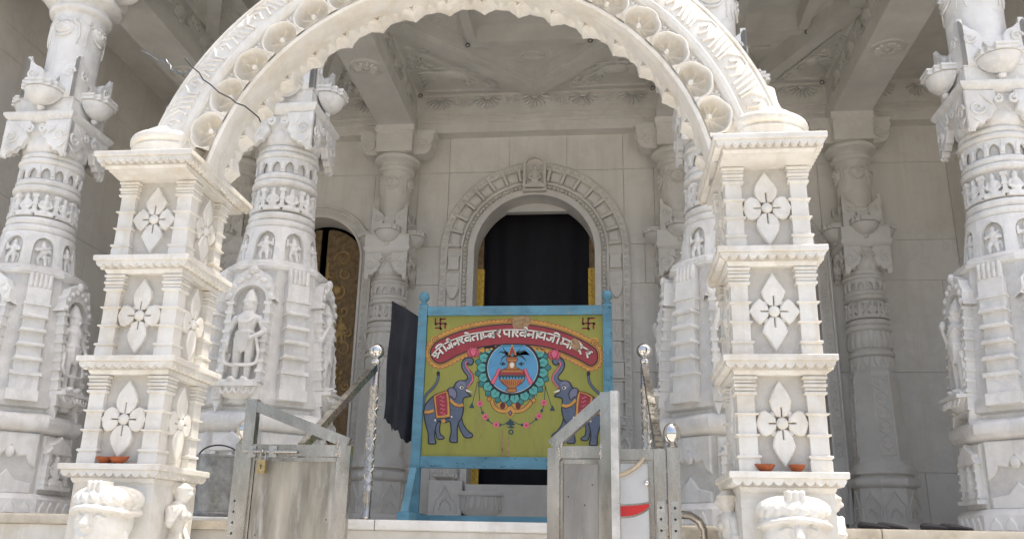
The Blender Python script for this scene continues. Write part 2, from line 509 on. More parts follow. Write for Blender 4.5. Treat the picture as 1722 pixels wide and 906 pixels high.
tag(ob("doorway_dark_sheet", g.mesh("doorway_dark_sheet", "dark_backing")), "added dark sheet standing in for the unlit depth of the central arched doorway", "backdrop")  # added sheet closing off the room behind; doorway shade put into its colour

# roof
g = MB(); g.box(-5.2, 5.2, 5.15, 13.0, 5.22, 5.5)
rf = tag(ob("temple_roof", g.mesh("temple_roof", "cream_marble")), "flat marble roof slab above the porch columns", "roof")

# ---------------------------------------------------------------- beams
ros = MB()
for k in range(14):
    a = 2 * pi * k / 14
    ros.M = Matrix.Rotation(a, 4, 'Y')
    ros.prism([(-.006, .045), (-.020, .085), (0, .115), (.020, .085), (.006, .045)], -.022, 0, .005)
ros.M = Matrix()
ros.ell((0, -.004, 0), (.036, .016, .036), 12, 6)
for rr, th in ((.155, .007), (.17, .005)):
    ros.tube([(rr * math.cos(2 * pi * i / 40), -.002, rr * math.sin(2 * pi * i / 40)) for i in range(40)], th, 6, closed=True)
ROSETTE = ros.mesh("beam_rosette", "grey_marble")
def shell_fan(r=.17, n=9):
    g = MB()
    for k in range(n):
        a = rad(12 + 156 * k / (n - 1))
        g.M = Matrix.Rotation(-(a - pi / 2), 4, 'Y')
        g.prism([(-.006, r * .28), (-r * .115, r * .85), (0, r), (r * .115, r * .85), (.006, r * .28)], -.030, .002, .010)
    g.M = Matrix()
    g.ell((0, -.004, r * .15), (r * .26, .02, r * .17), 10, 6)
    return g
FAN = shell_fan().mesh("shell_fan", "grey_marble")
def scroll_mesh():
    g = MB()
    for s in (-1, 1):
        sp = spiral((s * .075, .06), .06, .012, pi / 2 - s * pi / 2 * 0, s * 1.4, 18)
        g.tube([(x, -.004, z) for x, z in sp], .011, 6)
        g.tube([(0, -.004, .0), (s * .05, -.004, -.012), (s * .12, -.004, .0)], [.012, .011, .004], 6)
    g.prism([(-.02, .0), (0, .10), (.02, 0), (0, -.02)], -.014, 0, .005)
    return g
SCROLL = scroll_mesh().mesh("scroll_relief", "grey_marble")
def long_beam(x, lab, both=(-1, 1)):
    t = thing("roof_beam", lab, "beam", (x, 7.4, 4.37), group="beams between front and back columns")
    pr = [(-.205, 0), (.205, 0), (.205, .17), (.19, .18), (.19, .205), (.17, .215), (.17, .50), (.195, .51), (.195, .85), (-.195, .85), (-.195, .51), (-.17, .50), (-.17, .215), (-.19, .205), (-.19, .18), (-.205, .17)]
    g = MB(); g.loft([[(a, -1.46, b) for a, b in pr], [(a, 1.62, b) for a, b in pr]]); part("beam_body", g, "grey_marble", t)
    ob("beam_rosette", ROSETTE, t, (0, .09, -.001), (rad(90), 0, 0))
    for sd in both:
        for k in range(5):
            ob("shell_fan", FAN, t, (sd * .168, -1.05 + .56 * k, .235), (0, 0, rad(90) * sd))
        for k in range(4):
            ob("scroll_relief", SCROLL, t, (sd * .168, -.77 + .56 * k, .33), (0, 0, rad(90) * sd))
    return t
long_beam(-A, "grey ceiling beam with a carved rosette above the column beside the gold door")
long_beam(A, "grey ceiling beam running back from the column mostly hidden by the right gate pier")
long_beam(-B, "grey ceiling beam above the leftmost front column, with wire hanging before it")
long_beam(B, "grey ceiling beam with a carved rosette above the rightmost back column")
t = thing("front_beam", "marble lintel beam carried across the tops of the four front columns", "beam", (0, YC, 4.37))
g = MB(); g.rects([(4.85, .21, 0), (4.85, .21, .2), (4.85, .235, .22), (4.85, .235, .84)]); part("beam_body", g, "cream_marble", t)

# ---------------------------------------------------------------- carved ceilings
def peacock():
    g = MB()
    g.ell((0, -.012, 0), (.15, .055, .085), 14, 8)
    g.tube([(-.11, -.012, .02), (-.17, -.014, .09), (-.155, -.014, .17), (-.19, -.014, .205)], [.045, .03, .024, .026], 8)
    g.tube([(-.19, -.014, .205), (-.235, -.012, .19)], [.018, .004], 6)
    for k in range(5):
        a = .10 + .04 * k
        g.tube([(.10, -.010, -.03 + .02 * k), (.24, -.012, -.05 + .045 * k), (.38, -.008, -.02 + .06 * k + .01 * k * k)], [.020, .024, .008], 6)
    for k in range(3):
        g.tube([(-.06 + .06 * k, -.03, .05), (-.02 + .06 * k, -.036, .0), (-.03 + .06 * k, -.03, -.05)], .008, 5)
    g.tube([(x, -.006, z) for x, z in spiral((-.30, -.06), .10, .02, 0, 1.3, 18)], .012, 6)
    g.tube([(-.2, -.006, -.10), (0, -.008, -.13), (.2, -.008, -.11), (.34, -.006, -.16)], .011, 6)
    g.tube([(x, -.006, z) for x, z in spiral((.40, -.13), .07, .015, pi, -1.2, 16)], .011, 6)
    return g
PEACOCK = peacock().mesh("peacock_relief", "grey_marble")
def ring_iron():
    g = MB(); g.tube([(.022 * math.cos(2 * pi * i / 14), 0, -.028 + .022 * math.sin(2 * pi * i / 14)) for i in range(14)], .005, 6, closed=True)
    g.cap((0, 0, .0), (0, 0, -.008), .006, .006, 6); return g
HOOK = ring_iron().mesh("iron_hook", "iron")
def bar2(g, p, q, w, z0, z1):
    p = Vector(p); q = Vector(q); d = (q - p).normalized(); nn = Vector((-d.y, d.x)) * w / 2
    a, b, c, e = p + nn, q + nn, q - nn, p - nn
    g.loft([[(v.x, v.y, z0) for v in (a, b, c, e)], [(v.x, v.y, z1) for v in (a, b, c, e)]])
def carved_ceiling(xc, hw, lab, hooks=True):
    y0, y1 = 6.0, 9.0
    yc = (y0 + y1) / 2; hy = (y1 - y0) / 2
    t = thing("carved_ceiling", lab, "ceiling", (xc, yc, 4.88), group="carved ceilings of the porch bays")
    def tri(g, pts, z0, z1): g.loft([[(x, y, z0) for x, y in pts], [(x, y, z1) for x, y in pts]])
    dx, dy = hw - .03, hy - .03
    # corner triangles
    for sx in (-1, 1):
        for sy in (-1, 1):
            g = MB(); tri(g, [(sx * (hw + .02), sy * (hy + .16)), (sx * (hw + .02), sy * .0), (sx * dx, 0), (0, sy * dy), (0, sy * (hy + .16))], .0, .32)
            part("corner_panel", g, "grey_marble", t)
            k = min(1.0, hw / 1.37)
            g = MB(); e = .10
            T_ = [(sx * (hw - e), sy * (hy - e)), (sx * (hw - e), sy * (hy * .30)), (sx * hw * .30, sy * (hy - e))]
            for q_ in range(3): bar2(g, T_[q_], T_[(q_ + 1) % 3], .030, -.020 - .002 * q_, .02); 
            part("panel_moulding", g, "grey_marble", t)
            for q_ in range(6):
                g = MB(); cx_, cy_ = sx * hw * (.42 + .10 * q_), sy * hy * (.90 - .085 * q_)
                g.tube([(x_, y_, -.006) for x_, y_ in spiral((cx_, cy_), .085 * k, .015, q_ * 1.1, 1.3 if q_ % 2 else -1.3, 14)], .014, 6)
                part("vine_scroll", g, "grey_marble", t)
            o = ob("peacock_relief", PEACOCK, t, (sx * hw * .66, sy * hy * .68, .0), (rad(90), 0, 0))
            for ax, ay in ((.40, .88), (.86, .42)): ob("scroll_relief", SCROLL, t, (sx * hw * ax, sy * hy * ay, .0), (rad(90), 0, rad(90) if ax > .5 else 0), (1.1 * k, 1.3, 1.1))
            o.scale = (sx * 1.05 * k * (-1 if sy < 0 else 1) * (1 if sy > 0 else -1), 1.0, 1.05 * sy * -1)
    # diamond ribs
    V = [(0, dy), (-dx, 0), (0, -dy), (dx, 0)]
    for i in range(4):
        p, q = V[i], V[(i + 1) % 4]
        g = MB(); bar2(g, p, q, .13, -.055 - .004 * (i % 2), .30 - .003 * i); part("diagonal_rib", g, "grey_marble", t)
        g = MB(); bar2(g, (p[0] * .93, p[1] * .93), (q[0] * .93, q[1] * .93), .04, .03 - .004 * (i % 2), .297 - .003 * i); part("rib_fillet", g, "grey_marble", t)
    # middle triangles
    rx, ry = hw * .44, hy * .42
    g = MB()
    for sx in (-1, 1):
        g.box(min(sx * rx, sx * hw), max(sx * rx, sx * hw), -hy, hy, .17, .33)
    for sy in (-1, 1):
        g.box(-rx, rx, min(sy * ry, sy * hy), max(sy * ry, sy * hy), .17, .331)
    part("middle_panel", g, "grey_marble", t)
    for a, b in (((-rx, ry), (rx, ry)), ((-rx, -ry), (rx, -ry))):
        g = MB(); bar2(g, (a[0] - .05, a[1]), (b[0] + .05, b[1]), .10, .10, .32); part("inner_rib", g, "grey_marble", t)
    for a, b in (((-rx, -ry), (-rx, ry)), ((rx, -ry), (rx, ry))):
        g = MB(); bar2(g, (a[0], a[1] + .052), (b[0], b[1] - .052), .10, .102, .32); part("inner_rib", g, "grey_marble", t)
    g = MB(); g.box(-rx, rx, -ry, ry, .305, .338); part("inner_panel", g, "grey_marble", t)
    lot = MB()
    for ring, (n, r0, r1, zz) in enumerate(((16, .17, .33, -.02), (12, .08, .2, -.05))):
        for k in range(n):
            a = 2 * pi * k / n
            lot.M = Matrix.Rotation(a, 4, 'Z')
            lot.loft([[(r0, -.02, .02), (r0, .02, .02), (r0, .02, zz), (r0, -.02, zz)], [((r0 + r1) / 2, -.045, .02), ((r0 + r1) / 2, .045, .02), ((r0 + r1) / 2, .03, zz - .02), ((r0 + r1) / 2, -.03, zz - .02)], [(r1, -.006, .02), (r1, .006, .02), (r1, .006, .005), (r1, -.006, .005)]])
    lot.M = Matrix(); lot.ell((0, 0, -.03), (.07, .07, .06), 12, 6)
    o = part("lotus_boss", lot, "grey_marble", t, (0, 0, .30)); o.scale = (min(1, hw / 1.2), 1, 1)
    ov = MB(); ov.tube([(.13 * math.cos(2 * pi * i / 28), -.004, .075 * math.sin(2 * pi * i / 28)) for i in range(28)], .012, 6, closed=True)
    ov.tube([(.10 * math.cos(2 * pi * i / 28), -.004, .05 * math.sin(2 * pi * i / 28)) for i in range(28)], .008, 6, closed=True)
    ov.tube([(x, -.004, z) for x, z in spiral((.22, 0), .07, .015, pi, 1.2, 14)], .01, 6)
    ov.tube([(x, -.004, z) for x, z in spiral((-.22, 0), .07, .015, 0, -1.2, 14)], .01, 6)
    me = ov.mesh("oval_relief", "grey_marble")
    kx = min(1, hw / 1.2)
    for px, py, rz in ((0, ry + (dy - ry) * .42, 0), (0, -ry - (dy - ry) * .42, 0), (-rx - (dx - rx) * .42, 0, 90), (rx + (dx - rx) * .42, 0, 90)):
        ob("oval_relief", me, t, (px, py, .17), (rad(90), 0, rad(rz)), kx)
    # frieze of shells on the back side, under the ceiling edge
    g = MB(); pr = [(0, -.28), (-.03, -.28), (-.03, -.262), (-.012, -.25), (-.012, -.02), (-.03, -.01), (-.03, .02), (0, .02)]
    g.loft([[(-hw, a + hy + .03, b) for a, b in pr], [(hw, a + hy + .03, b) for a, b in pr]])
    part("frieze_band", g, "pale_marble", t)
    n = max(2, round(hw * 2 / .54))
    for k in range(n):
        xk = -hw + (k + .5) * 2 * hw / n
        f = ob("shell_fan", FAN, t, (xk, hy + .018, -.035), (0, pi, 0)); f.scale = (1.05, 1, 1)
        if k: ob("scroll_relief", SCROLL, t, (-hw + k * 2 * hw / n, hy + .018, -.15))
    if hooks:
        for px, py in ((-hw + .05, hy - .02), (hw - .05, hy - .02)): ob("iron_hook", HOOK, t, (px, py - .02, .0))
        for sx in (-1, 1):
            for sy in (-1, 1): ob("iron_hook", HOOK, t, (sx * (rx + .04), sy * (ry - .05), .10))
    return t
carved_ceiling(0, A - .17, "large carved marble ceiling with diamond ribs seen through the arch")
carved_ceiling((A + B) / 2, (B - A) / 2 - .17, "narrower carved ceiling bay between the two right beams")
carved_ceiling(-(A + B) / 2, (B - A) / 2 - .17, "narrower carved ceiling bay left of the arch, mostly behind its curve")
for sg, lab in ((-1, "plain strip of porch ceiling along the left side wall"), (1, "plain strip of porch ceiling along the right side wall")):
    t = thing("ceiling_strip", lab, "ceiling", (sg * (B + .17), 7.5, 4.8))
    w = WX - B - .17
    g = MB(); g.box(min(0, sg * w), max(0, sg * w), -1.6, 1.66, .08, .4); part("ceiling_panel", g, "grey_marble", t)
    g = MB(); g.box(min(0, sg * w), max(0, sg * w), 1.50, 1.64, -.20, .08); part("frieze_band", g, "pale_marble", t)
    for k in range(2): 
        f = ob("shell_fan", FAN, t, (sg * w * (.27 + .46 * k), 1.5, .03), (0, pi, 0))
# ================================================================== SCULPTED FIGURES (shared meshes)
def statue_mb(pose=0):
    """standing deity, height about 1, feet at z=0, facing -Y"""
    g = MB()
    for s in (-1, 1):
        g.ell((s * .075, -.05, .025), (.045, .085, .03), 10, 6)
        g.cap((s * .07, 0, .05), (s * .072, -.005, .26), .036, .052)
        g.cap((s * .072, -.005, .26), (s * .062, 0, .46), .054, .078)
    g.ell((0, 0, .47), (.145, .095, .085), 14, 8)
    g.cap((0, 0, .50), (0, .0, .60), .105, .095, 12)
    g.cap((0, -.005, .60), (0, 0, .70), .10, .115, 12)
    g.ell((0, -.01, .715), (.155, .085, .06), 12, 6)
    g.tube([(.11 * math.cos(2 * pi * i / 20), -.01 + .085 * math.sin(2 * pi * i / 20), .535) for i in range(20)], .022, 6, closed=True)
    g.tube([(.09 * math.cos(pi + pi * i / 10), -.075 - .03 * math.sin(pi * i / 10), .70 - .06 * math.sin(pi * i / 10)) for i in range(11)], .014, 6)
    # pleated skirt
    for k in range(5): g.cap((-.07 + .035 * k, -.085, .50), (-.05 + .025 * k, -.075, .30 + .03 * abs(k - 2)), .018, .012, 6)
    g.cap((0, 0, .74), (0, -.01, .79), .05, .048)
    g.ell((0, -.015, .845), (.068, .075, .085), 14, 10)
    g.ell((0, -.09, .835), (.014, .016, .022), 8, 5)
    g.ell((0, -.082, .803), (.026, .012, .009), 8, 5)
    for s in (-1, 1):
        g.ell((s * .027, -.078, .855), (.017, .010, .008), 8, 5); g.ell((s * .07, 0, .835), (.014, .022, .045), 8, 5)
        g.tube([(s * .05, -.075, .872), (s * .028, -.088, .88), (s * .01, -.085, .872)], .007, 5)
    g.prof(C24, [(.082, .885), (.088, .91), (.078, .925), (.072, .96), (.045, 1.02), (.018, 1.06), (.004, 1.075)])
    g.tube([(.083 * math.cos(2 * pi * i / 20), .083 * math.sin(2 * pi * i / 20), .90) for i in range(20)], .014, 6, closed=True)
    def arm(s, e, w, h):
        sh = (s * .15, 0, .705)
        g.ell(sh, (.05, .048, .05), 8, 6)
        g.cap(sh, e, .043, .036); g.cap(e, w, .036, .026)
        d = (Vector(w) - Vector(e)).normalized()
        p = Vector(w) + d * .035; g.ell(tuple(p), (.028, .024, .034), 8, 6)
        g.tube([(e[0] + .045 * math.cos(a * pi / 5), e[1] + .02 + .045 * math.sin(a * pi / 5), e[2] + .03) for a in range(10)], .009, 5, closed=True)
    if pose == 0:
        arm(-1, (-.215, .0, .56), (-.20, -.04, .42), 0)
        arm(1, (.225, -.02, .555), (.13, -.11, .475), 0)
        g.tube([(-.20, -.05, .40), (-.215, -.05, .28), (-.19, -.06, .20), (-.11, -.07, .175), (0, -.09, .17), (.12, -.07, .175), (.19, -.06, .20), (.20, -.05, .30), (.165, -.08, .46)], .021, 8)
    elif pose == 1:
        arm(-1, (-.225, -.02, .56), (-.19, -.09, .70), 0)
        arm(1, (.215, .0, .56), (.20, -.05, .43), 0)
        g.tube([(.20, -.05, .41), (.22, -.04, .22), (.20, -.04, .06)], .024, 8)
        g.ell((-.18, -.10, .78), (.05, .04, .06), 10, 6)
    else:
        arm(-1, (-.23, -.03, .60), (-.10, -.12, .60), 0)
        arm(1, (.23, -.03, .60), (.06, -.13, .57), 0)
        g.cap((-.16, -.11, .52), (.14, -.13, .68), .022, .022)
        g.ell((.15, -.12, .70), (.05, .035, .05), 8, 6)
    for s in (-1, 1): g.cap((s * .18, .02, .30), (s * .20, .03, .12), .03, .012, 6)
    g.box(-.20, .20, -.10, .08, -.03, .012)
    return g
STATUE = [sculpt("deity_figure", statue_mb(k), "white_marble", .0105, 3) for k in (0, 1, 2)]
def dancer_mb(v=0):
    g = MB()
    s = 1 if v % 2 == 0 else -1
    g.cap((-.10, -.02, .03), (-.13, -.03, .22), .055, .06); g.cap((-.13, -.03, .22), (-.05, 0, .42), .065, .085)
    g.cap((.12, -.02, .03), (.09, -.02, .22), .055, .06); g.cap((.09, -.02, .22), (.05, 0, .42), .065, .085)
    g.ell((0, 0, .44), (.15, .11, .09)); g.cap((0, 0, .46), (.01, 0, .64), .10, .125, 10)
    g.ell((.0, -.02, .80), (.085, .09, .10)); g.cap((0, 0, .88), (0, .01, .98), .07, .025)
    g.cap((s * .14, 0, .66), (s * .24, -.04, .52), .05, .045); g.cap((s * .24, -.04, .52), (s * .10, -.11, .50), .045, .04)
    if v < 2: g.cap((-s * .14, 0, .66), (-s * .25, -.03, .56), .05, .045); g.cap((-s * .25, -.03, .56), (-s * .24, -.06, .78), .042, .045)
    else: g.cap((-s * .14, 0, .66), (-s * .23, -.05, .58), .05, .045); g.cap((-s * .23, -.05, .58), (-s * .02, -.12, .62), .042, .04); g.cap((-.20, -.11, .50), (.20, -.12, .70), .03, .03)
    g.cap((.20, .02, .40), (.24, .02, .08), .04, .02)
    return g
DANCER = [sculpt("dancer_figure", dancer_mb(v), "white_marble", .024, 2) for v in (0, 1, 2)]
def seated_mb():
    g = MB()
    for s in (-1, 1):
        g.cap((s * .06, 0, .12), (s * .34, -.06, .10), .10, .085); g.cap((s * .34, -.06, .10), (-s * .06, -.14, .07), .08, .06)
        g.cap((s * .20, 0, .60), (s * .30, -.04, .38), .065, .055); g.cap((s * .30, -.04, .38), (s * .05, -.15, .22), .055, .05)
    g.ell((0, 0, .16), (.24, .16, .14)); g.cap((0, 0, .22), (0, 0, .56), .15, .18, 10)
    g.ell((0, -.02, .80), (.125, .13, .15), 12, 8); g.ell((0, 0, .95), (.07, .07, .06)); g.cap((0, 0, .6), (0, 0, .7), .07, .07)
    g.box(-.42, .42, -.18, .12, -.06, .03)
    return g
SEATED = sculpt("seated_figure", seated_mb(), "white_marble", .036, 2)
JINA = sculpt("jina_figure", seated_mb(), "pale_marble", .028, 3)

# ================================================================== COLUMNS
def acanthus(sx):
    """carved corner leaf, lying in x,z, corner edge at x = sx*1, hanging from z=0"""
    P = [(1.0, 0), (1.0, -1.0), (.93, -1.10), (.86, -1.0), (.80, -1.03), (.72, -.92), (.60, -.92), (.52, -.80), (.40, -.78), (.34, -.62), (.24, -.52), (.30, -.34), (.20, -.18), (.24, 0)]
    return [(sx * x, z) for x, z in P]
def leaf_grooves(g, sx, w, h, y):
    for a, b in (((.93, -.70), (.70, -.86)), ((.62, -.12), (.34, -.42))):
        g.tube([(sx * a[0] * w, y, a[1] * h), (sx * (a[0] + b[0]) / 2 * w + .01, y - .006, (a[1] + b[1]) / 2 * h - .01), (sx * b[0] * w, y, b[1] * h)], [.003, .008, .004], 6)
def half_bowl():
    g = MB()
    pts = [(0.006, -.115), (.022, -.105), (.030, -.085), (.018, -.072), (.05, -.066), (.085, -.045), (.118, -.010), (.135, .03), (.137, .045), (.12, .05)]
    half = [(math.cos(rad(180 + 180 * i / 16)), math.sin(rad(180 + 180 * i / 16))) for i in range(17)] + [(1, .35), (-1, .35)]
    g.loft([[(x * r, y * r, z) for x, y in half] for r, z in pts])
    P = [(-1, .35), (-1, -.45), (-.8, -.45), (-.8, -.75), (-.5, -.75), (-.5, -1.02), (.5, -1.02), (.5, -.75), (.8, -.75), (.8, -.45), (1, -.45), (1, .35)]
    for k, (a, z0, z1) in enumerate(((.150, .05, .066), (.142, .066, .082), (.150, .082, .10))):
        g.loft([[(x * a, y * a, z0) for x, y in P], [(x * a, y * a, z1) for x, y in P]])
    return g
def figure_frame(r, n, h, hole, spring, point, th):
    g = MB(); w = 2 * pi * r / n
    for k in range(n):
        g.fn = (lambda k: (lambda p: ((r - p.y) * math.sin(2 * pi * k / n + p.x / r), -(r - p.y) * math.cos(2 * pi * k / n + p.x / r), p.z)))(k)
        g.plate_arch(w * .999, h, hole, spring, -th, .004, 6, point)
    g.fn = None
    return g
def face_medallion():
    g = MB()
    g.ell((0, 0, 0), (.085, .022, .062), 14, 7)
    for s in (-1, 1):
        g.ell((s * .033, -.02, .018), (.018, .012, .014), 8, 5); g.tube([(s * .06, -.014, .04), (s * .03, -.024, .048), (s * .008, -.02, .034)], .007, 5)
        g.tube([(x, -.004, z) for x, z in spiral((s * .105, .045), .032, .008, pi / 2, s * 1.1, 12)], .009, 5)
        g.tube([(s * .08, -.004, -.03), (s * .05, -.01, -.075), (0, -.014, -.095)], .010, 5)
        g.tube([(s * .115, 0, .02), (s * .125, -.004, -.08), (s * .115, -.004, -.15)], [.014, .012, .005], 6)
    g.ell((0, -.022, .0), (.012, .014, .022), 8, 5); g.tube([(-.035, -.018, -.03), (0, -.026, -.038), (.035, -.018, -.03)], .008, 5)
    return g
def upper_meshes(k, m):
    """everything from the beads at z=1.97 to the beam; k = radius factor"""
    R = lambda r: r * k
    out = []
    def add(name, g, rot=0, angle=38): out.append((name, g.mesh(name, m, angle), rot))
    def lathe(name, pr, n=C48):
        g = MB(); g.prof([(x, y) for x, y in n], [(R(r), z) for r, z in pr])
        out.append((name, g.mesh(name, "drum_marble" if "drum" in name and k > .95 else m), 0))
    lathe("bead_ring", [(.215, 1.965)] + torus_prof(.225, 1.972, 2.028, .022) + torus_prof(.218, 2.034, 2.088, .018) + [(.205, 2.095)])
    lathe("frieze_drum", [(.196, 2.09), (.196, 2.30)])
    lathe("bead_ring", [(.20, 2.285)] + torus_prof(.215, 2.292, 2.340, .020) + torus_prof(.208, 2.346, 2.392, .017) + [(.20, 2.398)])
    lathe("band_drum", [(.186, 2.39), (.186, 2.51)])
    g = figure_frame(R(.2), 14, .115, .030 * k, .038, 1.5, .014); g.M = Matrix()
    g2 = MB(); g2.v = [v + Vector((0, 0, 2.394)) for v in g.v]; g2.f = g.f; g2.mi = g.mi; add("arcade_band", g2)
    g = MB(); g.M = Matrix.Translation((0, -R(.212), 2.41)); g.prism([(-.012, 0), (.012, 0), (.016, .04), (0, .085), (-.016, .04)], -.010, .012, .005)
    me = g.mesh("band_petal", m)
    for i in range(14): out.append(("band_petal", me, 2 * pi * (i + .5) / 14))
    lathe("bead_ring", [(.195, 2.505)] + torus_prof(.21, 2.512, 2.556, .020) + torus_prof(.203, 2.562, 2.604, .016) + [(.195, 2.61)])
    # fluted bell
    g = MB(); rings = []
    for r, z in ((.185, 2.60), (.215, 2.635), (.222, 2.68), (.205, 2.74), (.165, 2.79), (.15, 2.85)):
        rings.append([(R(r) * (1 + .035 * abs(math.cos(8 * t))) * math.cos(t), R(r) * (1 + .035 * abs(math.cos(8 * t))) * math.sin(t), z) for t in [2 * pi * j / 96 for j in range(96)]])
    g.loft(rings); add("fluted_bell", g, angle=50)
    g = MB(); g.prof(C32, [(R(.158), 2.765)] + [(R(a), z) for a, z in torus_prof(.162, 2.768, 2.785, .012, 5)] + [(R(.158), 2.79)]); add("neck_ring", g)
    h = .25 * k + .012
    g = MB(); g.rects([(h - .05, h - .05, 2.70), (h - .045, h - .045, 2.845)]); add("corner_block", g)
    for q in range(4):
        for sx in (-1, 1):
            g = MB(); P = [(x * h, 2.842 + z * .27) for x, z in acanthus(sx)]
            g.M = Matrix.Rotation(q * pi / 2, 4, 'Z')
            g.prism(P, -h, -h + .05, .008)
            gM = g.M; g.M = gM @ Matrix.Translation((0, 0, 2.842)); leaf_grooves(g, sx, h, .27, -h - .001)
            g.M = gM
            g.tube([(x, -h - .002, z) for x, z in spiral((sx * h * .72, 2.71), .055, .012, 0, sx * 1.3, 14)], .010, 6)
            g.tube([(x, -h - .003, 2.80 + z) for x, z in spiral((sx * h * .2, -.03), .032, .008, pi / 2, sx * 1.2, 12)], .010, 6)
            add("acanthus_leaf", g)
    a = .272 * k + .008
    g = MB(); g.rects([(a - .045, a - .045, 2.835), (a - .015, a - .015, 2.862), (a, a, 2.885), (a, a, 2.905)]); add("abacus", g)
    pa = a - .012 if k < .95 else .215
    g = MB(); g.rects([(pa, pa, 2.905), (pa, pa, 3.045), (pa - .01, pa - .01, 3.05)]); add("abacus_plate", g)
    for q in range(4):
        g = half_bowl(); me = None
        g2 = MB(); g2.M = Matrix.Rotation(q * pi / 2, 4, 'Z') @ Matrix.Translation((0, -(a - .012), 3.028)) @ Matrix.Diagonal((.96, .86, .96, 1)); g2.add(g.v, g.f); add("lotus_bowl", g2)
    # square vase stage with upright corner leaves
    w = .222 * k + .004
    g = MB(); g.rects([(w - .025, w - .025, 3.045), (w - .025, w - .025, 3.28), (w - .05, w - .05, 3.30)]); add("vase_block", g)
    for q in range(4):
        for sx in (-1, 1):
            g = MB(); g.M = Matrix.Rotation(q * pi / 2, 4, 'Z')
            P = [(sx * x * w, 3.045 + z * .37) for x, z in ((1.0, 0), (1.0, .94), (.95, 1.0), (.80, .88), (.62, .79), (.44, .74), (.32, .64), (.30, .5), (.36, .40), (.30, .2), (.32, 0))]
            g.prism(P, -w, -w + .04, .006)
            g.tube([(x, -w - .002, z) for x, z in spiral((sx * w * .68, 3.26), .045, .010, 0, sx * 1.3, 14)], .010, 6)
            add("upright_leaf", g)
        g = MB(); g.M = Matrix.Rotation(q * pi / 2, 4, 'Z')
        g.prism([(-.05, 3.12), (.05, 3.12), (.065, 3.17), (.05, 3.20), (.075, 3.235), (-.075, 3.235), (-.05, 3.20), (-.065, 3.17)], -w - .002, -w + .03, .006); add("vase_relief", g)
    lathe("upper_shaft", [(.188, 3.28), (.192, 3.86)])
    for q in range(4):
        g = face_medallion(); g2 = MB(); r = R(.192)
        g2.fn = lambda p: (p.x, p.y, p.z)
        base = [( (r - v.y) * math.sin(v.x / r), -(r - v.y) * math.cos(v.x / r), 3.70 + v.z) for v in g.v]
        g2.M = Matrix.Rotation(q * pi / 2, 4, 'Z'); g2.fn = None; g2.add(base, g.f); add("face_medallion", g2)
    lathe("neck_ring", [(.19, 3.83)] + torus_prof(.215, 3.842, 3.895, .018) + [(.20, 3.90), (.205, 3.93), (.25, 3.955)] + torus_prof(.268, 3.96, 4.02, .022) + [(.25, 4.03), (.205, 4.07), (.20, 4.08)])
    b = .195 * k + .030
    g = MB(); g.rects([(b, b, 4.05), (b, b, 4.285), (b + .018, b + .018, 4.30), (b + .018, b + .018, 4.372)]); add("head_block", g)
    for q in ((0, 1, 2, 3) if k > .95 else (1, 3)):
        g = MB(); g.M = Matrix.Rotation(q * pi / 2, 4, 'Z') @ Matrix.Rotation(-pi / 2, 4, 'Z')
        P = [(b - .01, 4.365), (b + .24, 4.365), (b + .24, 4.325), (b + .215, 4.31), (b + .225, 4.27), (b + .20, 4.20)] + arcp((b + .10, 4.16), .10, 20, -80, 6) + [(b + .06, 4.06), (b - .01, 4.055)]
        g.prism(P, -.095, .095, .008)
        for sd in (-1, 1): g.tube([(x, sd * .097, z) for x, z in spiral((b + .10, 4.19), .075, .015, 0, -1.4, 18)], .013, 6)
        add("corbel_bracket", g)
    return out
def attach(root, items):
    for name, me, rot in items: ob(name, me, root, (0, 0, 0), (0, 0, rot))
UP_FRONT = upper_meshes(1.0, "white_marble")
UP_BACK = upper_meshes(.90, "pale_marble")

